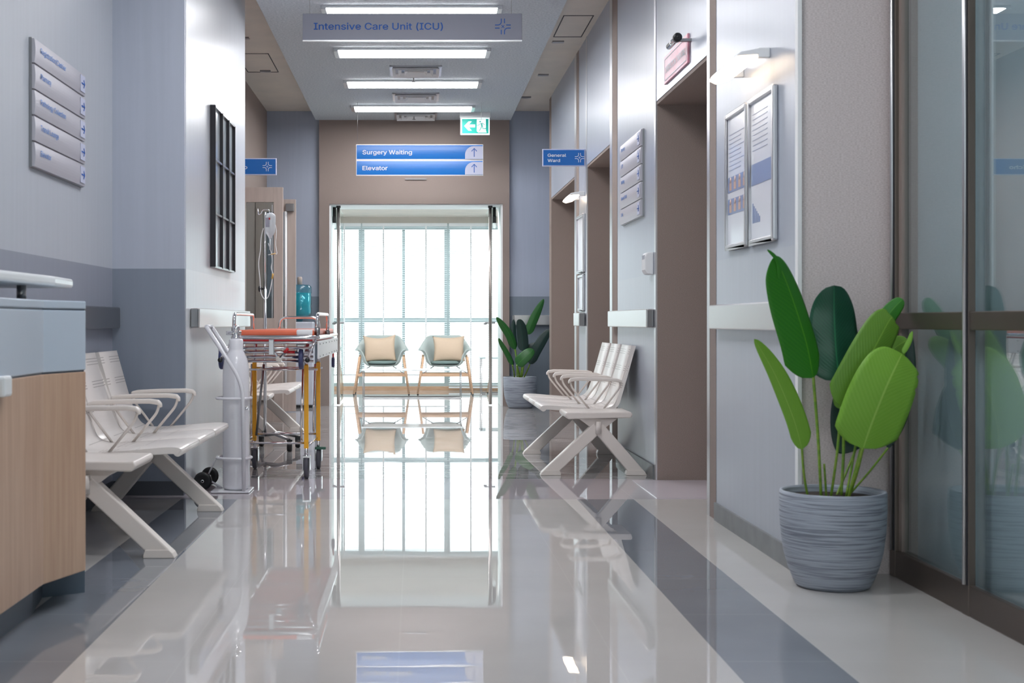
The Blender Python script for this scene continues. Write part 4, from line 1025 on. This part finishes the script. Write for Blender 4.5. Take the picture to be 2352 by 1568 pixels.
MB().tube(smooth([q(*p) for p in ((631, 512), (635, 530), (633, 560), (636, 582), (630, 582), (622, 584), (616, 585))]), .0028, 8).build('tube_return', 'tubing', t)
MB().tube([q(622, 584), q(633, 582)], .004, 8).tube([q(627, 628), q(625, 640)], .007, 8).build('tube_clip', 'tan', t)

# ================================================================== SIDE DOORS, COOLER
t = thing('side_door', 'pale wood door with a glass pane standing open behind the drip stand', 'door', (-1.5, 12.77, 0), 'pale wood doors on the far side')
y0, y1 = 12.75, 12.79
x0, x1, z1 = -1.695, -1.255, 2.225
MB().box(x0, x0 + .09, y0, y1, .01, z1).box(x1 - .088, x1, y0, y1, .01, z1).box(x0 + .09, x1 - .088, y0, y1, 2.085, z1).box(x0 + .09, x1 - .088, y0, y1, .88, .99).box(x0 + .09, x1 - .088, y0, y1, .01, .2).build('frame', 'doorwood', t, bevel=.002)
bx(x0 + .09, x1 - .088, y0 + .018, y0 + .023, .99, 2.085).build('glass_pane', 'doorglass', t)
bx(x0 + .09, x1 - .088, y0 + .012, y0 + .03, .2, .88).build('lower_panel', 'doorwood', t)
bx(x1 - .105, x1 - .097, y0 - .004, y0, .99, 2.06).build('glass_edge_highlight', 'alu', t)  # bright strip standing in for the highlight along the glass edge
t = thing('side_door', 'pale wood door edge with a long white pull bar beside the water cooler', 'door', (-1.4, 14.32, 0), 'pale wood doors on the far side')
y0, y1 = 14.28, 14.32; x1 = -1.27
MB().box(x1 - .09, x1, y0, y1, .01, 2.25).box(-1.695, -1.62, y0, y1, .01, 2.25).box(-1.62, x1 - .09, y0, y1, 2.12, 2.25).box(-1.62, x1 - .09, y0, y1, .01, .9).build('frame', 'doorwood', t, bevel=.002)
bx(-1.62, x1 - .09, y0 + .018, y0 + .023, .9, 2.12).build('glass_pane', 'doorglass', t)
MB().tube([(-1.372, y0 - .05, .3), (-1.372, y0 - .05, 2.12)], .014, 10).build('pull_bar', 'panelwhite', t)
MB().box(-1.38, -1.365, y0 - .05, y0, .4, .42).box(-1.38, -1.365, y0 - .05, y0, 2.0, 2.02).build('bar_mount', 'chrome', t)
MB().box(-1.372, -1.285, y0 - .07, y0, 2.12, 2.2).build('door_closer', 'steel', t, bevel=.004)

WX, WY = -1.30, 15.12
t = thing('water_cooler', 'pale grey floor-standing water cooler by the far pier', 'water cooler', (WX, WY, 0))
bx(WX - .16, WX + .16, WY - .15, WY + .15, .03, .955).build('cabinet', 'cooler', t, bevel=.015, seg=3)
bx(WX - .15, WX + .15, WY - .14, WY + .14, .0, .03).build('base', 'black', t)
bx(WX - .11, WX + .11, WY - .155, WY - .148, .62, .86).build('tap_recess', 'steel', t)
for dx in (-.05, .05): MB().lathe([(.014, 0), (.014, -.04)], (WX + dx, WY - .165, .8), 12).build('tap', 'wheelblue', t)
t = thing('water_bottle', 'blue plastic water bottle upturned on the cooler', 'water bottle', (WX, WY, .955))
MB().lathe([(.03, .95), (.04, .985), (.125, 1.02), (.135, 1.04), (.135, 1.11), (.128, 1.12), (.128, 1.14), (.135, 1.15), (.135, 1.24), (.128, 1.25), (.128, 1.27), (.135, 1.28), (.133, 1.345), (.11, 1.37), (.001, 1.372)], (WX, WY, 0), 32).build('bottle_body', 'water', t)
MB().lathe([(.001, 1.0), (.11, 1.03), (.125, 1.06), (.125, 1.28), (.001, 1.28)], (WX, WY, 0), 28).build('water_fill', pm('water_fill_blue', (70, 165, 175), .1), t)
t = thing('bottle_cap_stand', 'small brown cylinder standing on top of the blue water bottle', 'cap', (WX, WY, 1.372))
MB().lathe([(.028, 1.373), (.028, 1.45), (.02, 1.46), (.001, 1.46)], (WX, WY, 0), 18).build('cap_cylinder', 'doorwood', t)

# ================================================================== GLASS DOORS AND SITTING ROOM
for px, lb, s in ((777.5, 'open frameless glass door with full-height pole, on the stretcher side of the far opening', -1), (1126, 'open frameless glass door with full-height pole, on the far plant side of the opening', 1)):
    X = W(px, 0, 15.5).x
    t = thing('glass_door', lb, 'glass door', (X, 15.5, 0), 'far frameless glass doors')
    MB().tube([(X, 15.48, .01), (X, 15.48, 2.275)], .0195, 16).build('door_pole', 'pole', t)
    MB().box(X - .025, X + .025, 15.455, 15.51, 2.262, 2.285).build('top_pivot', 'black', t)
    bx(X - .006, X + .006, 15.50, 16.42, .02, 2.27).build('glass_leaf', 'clear', t)
    MB().tube([(X - .06, 15.56, W(0, 741, 15.5).z), (X + .06, 15.56, W(0, 741, 15.5).z)], .011, 10).tube([(X - .055, 15.56, .945), (X - .055, 15.56, .925)], .018, 10).build('handle', 'steel', t)
    X2 = X + s * .055
    u = thing('emergency_spotlight', 'small black twin spotlight beside the pole, %s' % ('stretcher side' if s < 0 else 'far plant side'), 'spotlight', (X2, 15.7, 2.2), 'twin spotlights at the far opening')
    MB().box(X2 - .02, X2 + .02, 15.62, 15.70, 2.10, 2.18).lathe([(.02, 0), (.02, .12)], (X2, 15.66, 2.17), 12).build('lamp_body', 'black', u, bevel=.005)
    MB().lathe([(.014, 0), (.016, -.02), (.016, -.055), (.01, -.06)], (X2, 15.64, 2.10), 12).build('bulb_unit', 'exitwhite', u)
    MB().tube([(X2 - .025, 15.7, 2.1), (X2 - .025, 15.7, 1.9)], .003, 6).build('cable', 'tubing', u)

def blind(x0, x1, zb, label):
    t = thing('venetian_blind', label, 'blind', ((x0 + x1) / 2, 18.78, 2.33), 'white venetian blinds over the window')
    MB().box(x0, x1, 18.755, 18.80, 2.285, 2.328).build('headrail', 'white', t)
    z = 2.27; mb = MB(); n = 0; yc = 18.778
    while z > zb + .03:
        sag = 0
        mb.add([(x0, yc - .0115, z - .0045), (x1, yc - .0115, z - .0045), (x1, yc, z + .001), (x0, yc, z + .001), (x1, yc + .0115, z + .0045), (x0, yc + .0115, z + .0045)], [(0, 1, 2, 3), (3, 2, 4, 5)]); z -= .0300
    mb.build('slats', 'blind', t, fix=False)
    MB().box(x0, x1, 18.765, 18.79, zb, zb + .02).build('bottom_rail', 'white', t)
    k = max(2, round((x1 - x0) / .55)); 
    for i in range(k):
        x = x0 + (x1 - x0) * (i + .5) / k
        MB().box(x - .010, x + .010, 18.7625, 18.7635, zb, 2.29).build('ladder_tape', 'white', t)
blind(-1.68, -.765, .21, 'white slatted blind over the window section nearest the stretcher')
blind(-.745, .437, .21, 'white slatted blind over the middle window section behind the armchairs')
blind(.460, 1.68, .035, 'white slatted blind reaching the floor beside the side table')

def armchair(cx, cy):
    root = bpy.data.objects.new('armchair', None); COL.objects.link(root); ROOTLOC[root.name] = Vector((0, 0, 0)); root['category'] = 'armchair'; root['group'] = 'sage armchairs by the window'
    def shell(u, v):
        a = (u * 2 - 1) * math.radians(118)      # 0 = back (+y)
        aa = abs(math.degrees(a)); k = min(1, max(0, (aa - 38) / 44)); k = k ** 1.6; k = k * k * (3 - 2 * k)
        H = .775 * (1 - k) + .605 * k
        h = v; z = .375 + (H - .375) * h ** 1.15
        ra = [(0, .10), (.12, .20), (.3, .235), (.6, .258), (.82, .285), (.92, .315), (1, .35)]
        rb = [(0, .10), (.12, .20), (.3, .235), (.6, .262), (1, .285)]
        def ip(t):
            for i in range(len(t) - 1):
                if t[i][0] <= h <= t[i + 1][0]:
                    q = (h - t[i][0]) / (t[i + 1][0] - t[i][0]); return t[i][1] * (1 - q) + t[i + 1][1] * q
            return t[-1][1]
        r = ip(rb) * (1 - k) + ip(ra) * k
        if k > 0 and h > .92: z -= .012 * ((h - .92) / .08) * k
        return (math.sin(a) * r, math.cos(a) * r * .84 + .01, z)
    MB().grid(shell, 72, 26).build('shell', 'sage', root, solid=.018)
    MB().lathe([(.001, .372), (.10, .374), (.17, .38), (.204, .392)], (0, 0, 0), 40, sy=.9).build('seat_pan', 'sage', root, solid=.014)
    MB().lathe([(.001, .405), (.17, .405), (.186, .415), (.186, .432), (.165, .444), (.001, .450)], (0, -.02, 0), 36, sy=.92).build('seat_pad', 'sagedark', root)
    for sx in (-1, 1):
        for sy in (-1, 1):
            lg = MB().tube([(sx * .285, sy * .17, .50 if sy < 0 else .52), (sx * .356, sy * .24, .02)], [.017, .013], 12).build('leg', 'leaf_wood', root)
            MB().lathe([(.013, .02), (.008, 0)], (sx * .357, sy * .241, 0), 10).build('foot_cap', 'black', lg)
    MB().box(-.325, .325, -.205, -.185, .245, .285).build('stretcher_bar', 'leaf_wood', root, bevel=.003)
    MB().box(-.325, .325, .185, .205, .245, .285).build('stretcher_bar', 'leaf_wood', root, bevel=.003)
    MB().tube([(-.15, -.1, .375), (-.315, -.195, .27)], .006, 8).tube([(.15, -.1, .375), (.315, -.195, .27)], .006, 8).build('seat_brace', 'steel', root)
    return root
a1 = armchair(0, 0); a1.location = (W(877, 0, 17.75).x, 17.75, 0); a1['label'] = 'sage shell armchair with wooden legs, nearer the stretcher side'
a2 = copy_tree(a1); a2.location = (W(1022, 0, 17.75).x, 17.75, 0); a2['label'] = 'sage shell armchair with wooden legs, beside the small side table'
def cushion(cx, cy, cz, w, h, roll, label, pull):
    t = thing('cushion', label, 'cushion', (cx, cy, cz), 'sand cushions on the armchairs')
    mb = MB()
    for sg in (-1, 1):
        def f(u, v):
            a, b = u * 2 - 1, v * 2 - 1
            x = a * w / 2 * (1 - .09 * (1 - b * b)); z = b * h / 2 * (1 - (pull if b > 0 else .05) * (1 - a * a))
            th = .062 * (max(0, 1 - a * a) ** .45) * (max(0, 1 - b * b) ** .45)
            xr = x * math.cos(roll) - z * math.sin(roll); zr = x * math.sin(roll) + z * math.cos(roll)
            yy = sg * th
            # lean back
            return (cx + xr, cy + yy + zr * .22, cz + h / 2 + zr - .012)
        mb.grid(f, 24, 24)
    mb.build('cover', 'sand', t)
cushion(W(872, 0, 17.7).x, 17.72, .452, .43, .345, math.radians(2), 'sand satin cushion with peaked corners on the armchair nearer the stretcher', .26)
cushion(W(1031, 0, 17.7).x, 17.72, .452, .42, .33, math.radians(1), 'sand satin cushion on the armchair beside the side table', .15)

def wiretable(x0, x1, y0, y1, h, name, label):
    t = thing(name, label, 'table', ((x0 + x1) / 2, (y0 + y1) / 2, 0))
    bx(x0, x1, y0, y1, h - .016, h).build('table_top', 'solid' if name == 'coffee_table' else 'mullion', t, bevel=.002)
    for y in (y0 + .02, y1 - .02):
        MB().tube([(x0 + .02, y, h - .016), (x0 + .02, y, .006), (x1 - .02, y, .006), (x1 - .02, y, h - .016)], .0055, 8, bend=.01).build('wire_leg_frame', 'steel', t)
wiretable(W(830, 0, 16.8).x, W(1063, 0, 16.8).x, 16.78, 17.25, .362, 'coffee_table', 'long low white-topped coffee table with thin wire legs before the armchairs')
wiretable(W(1103, 0, 17.8).x, W(1103, 0, 17.8).x + .45, 17.78, 18.2, .488, 'side_table', 'small dark-topped wire side table at the window, beyond the glass door')
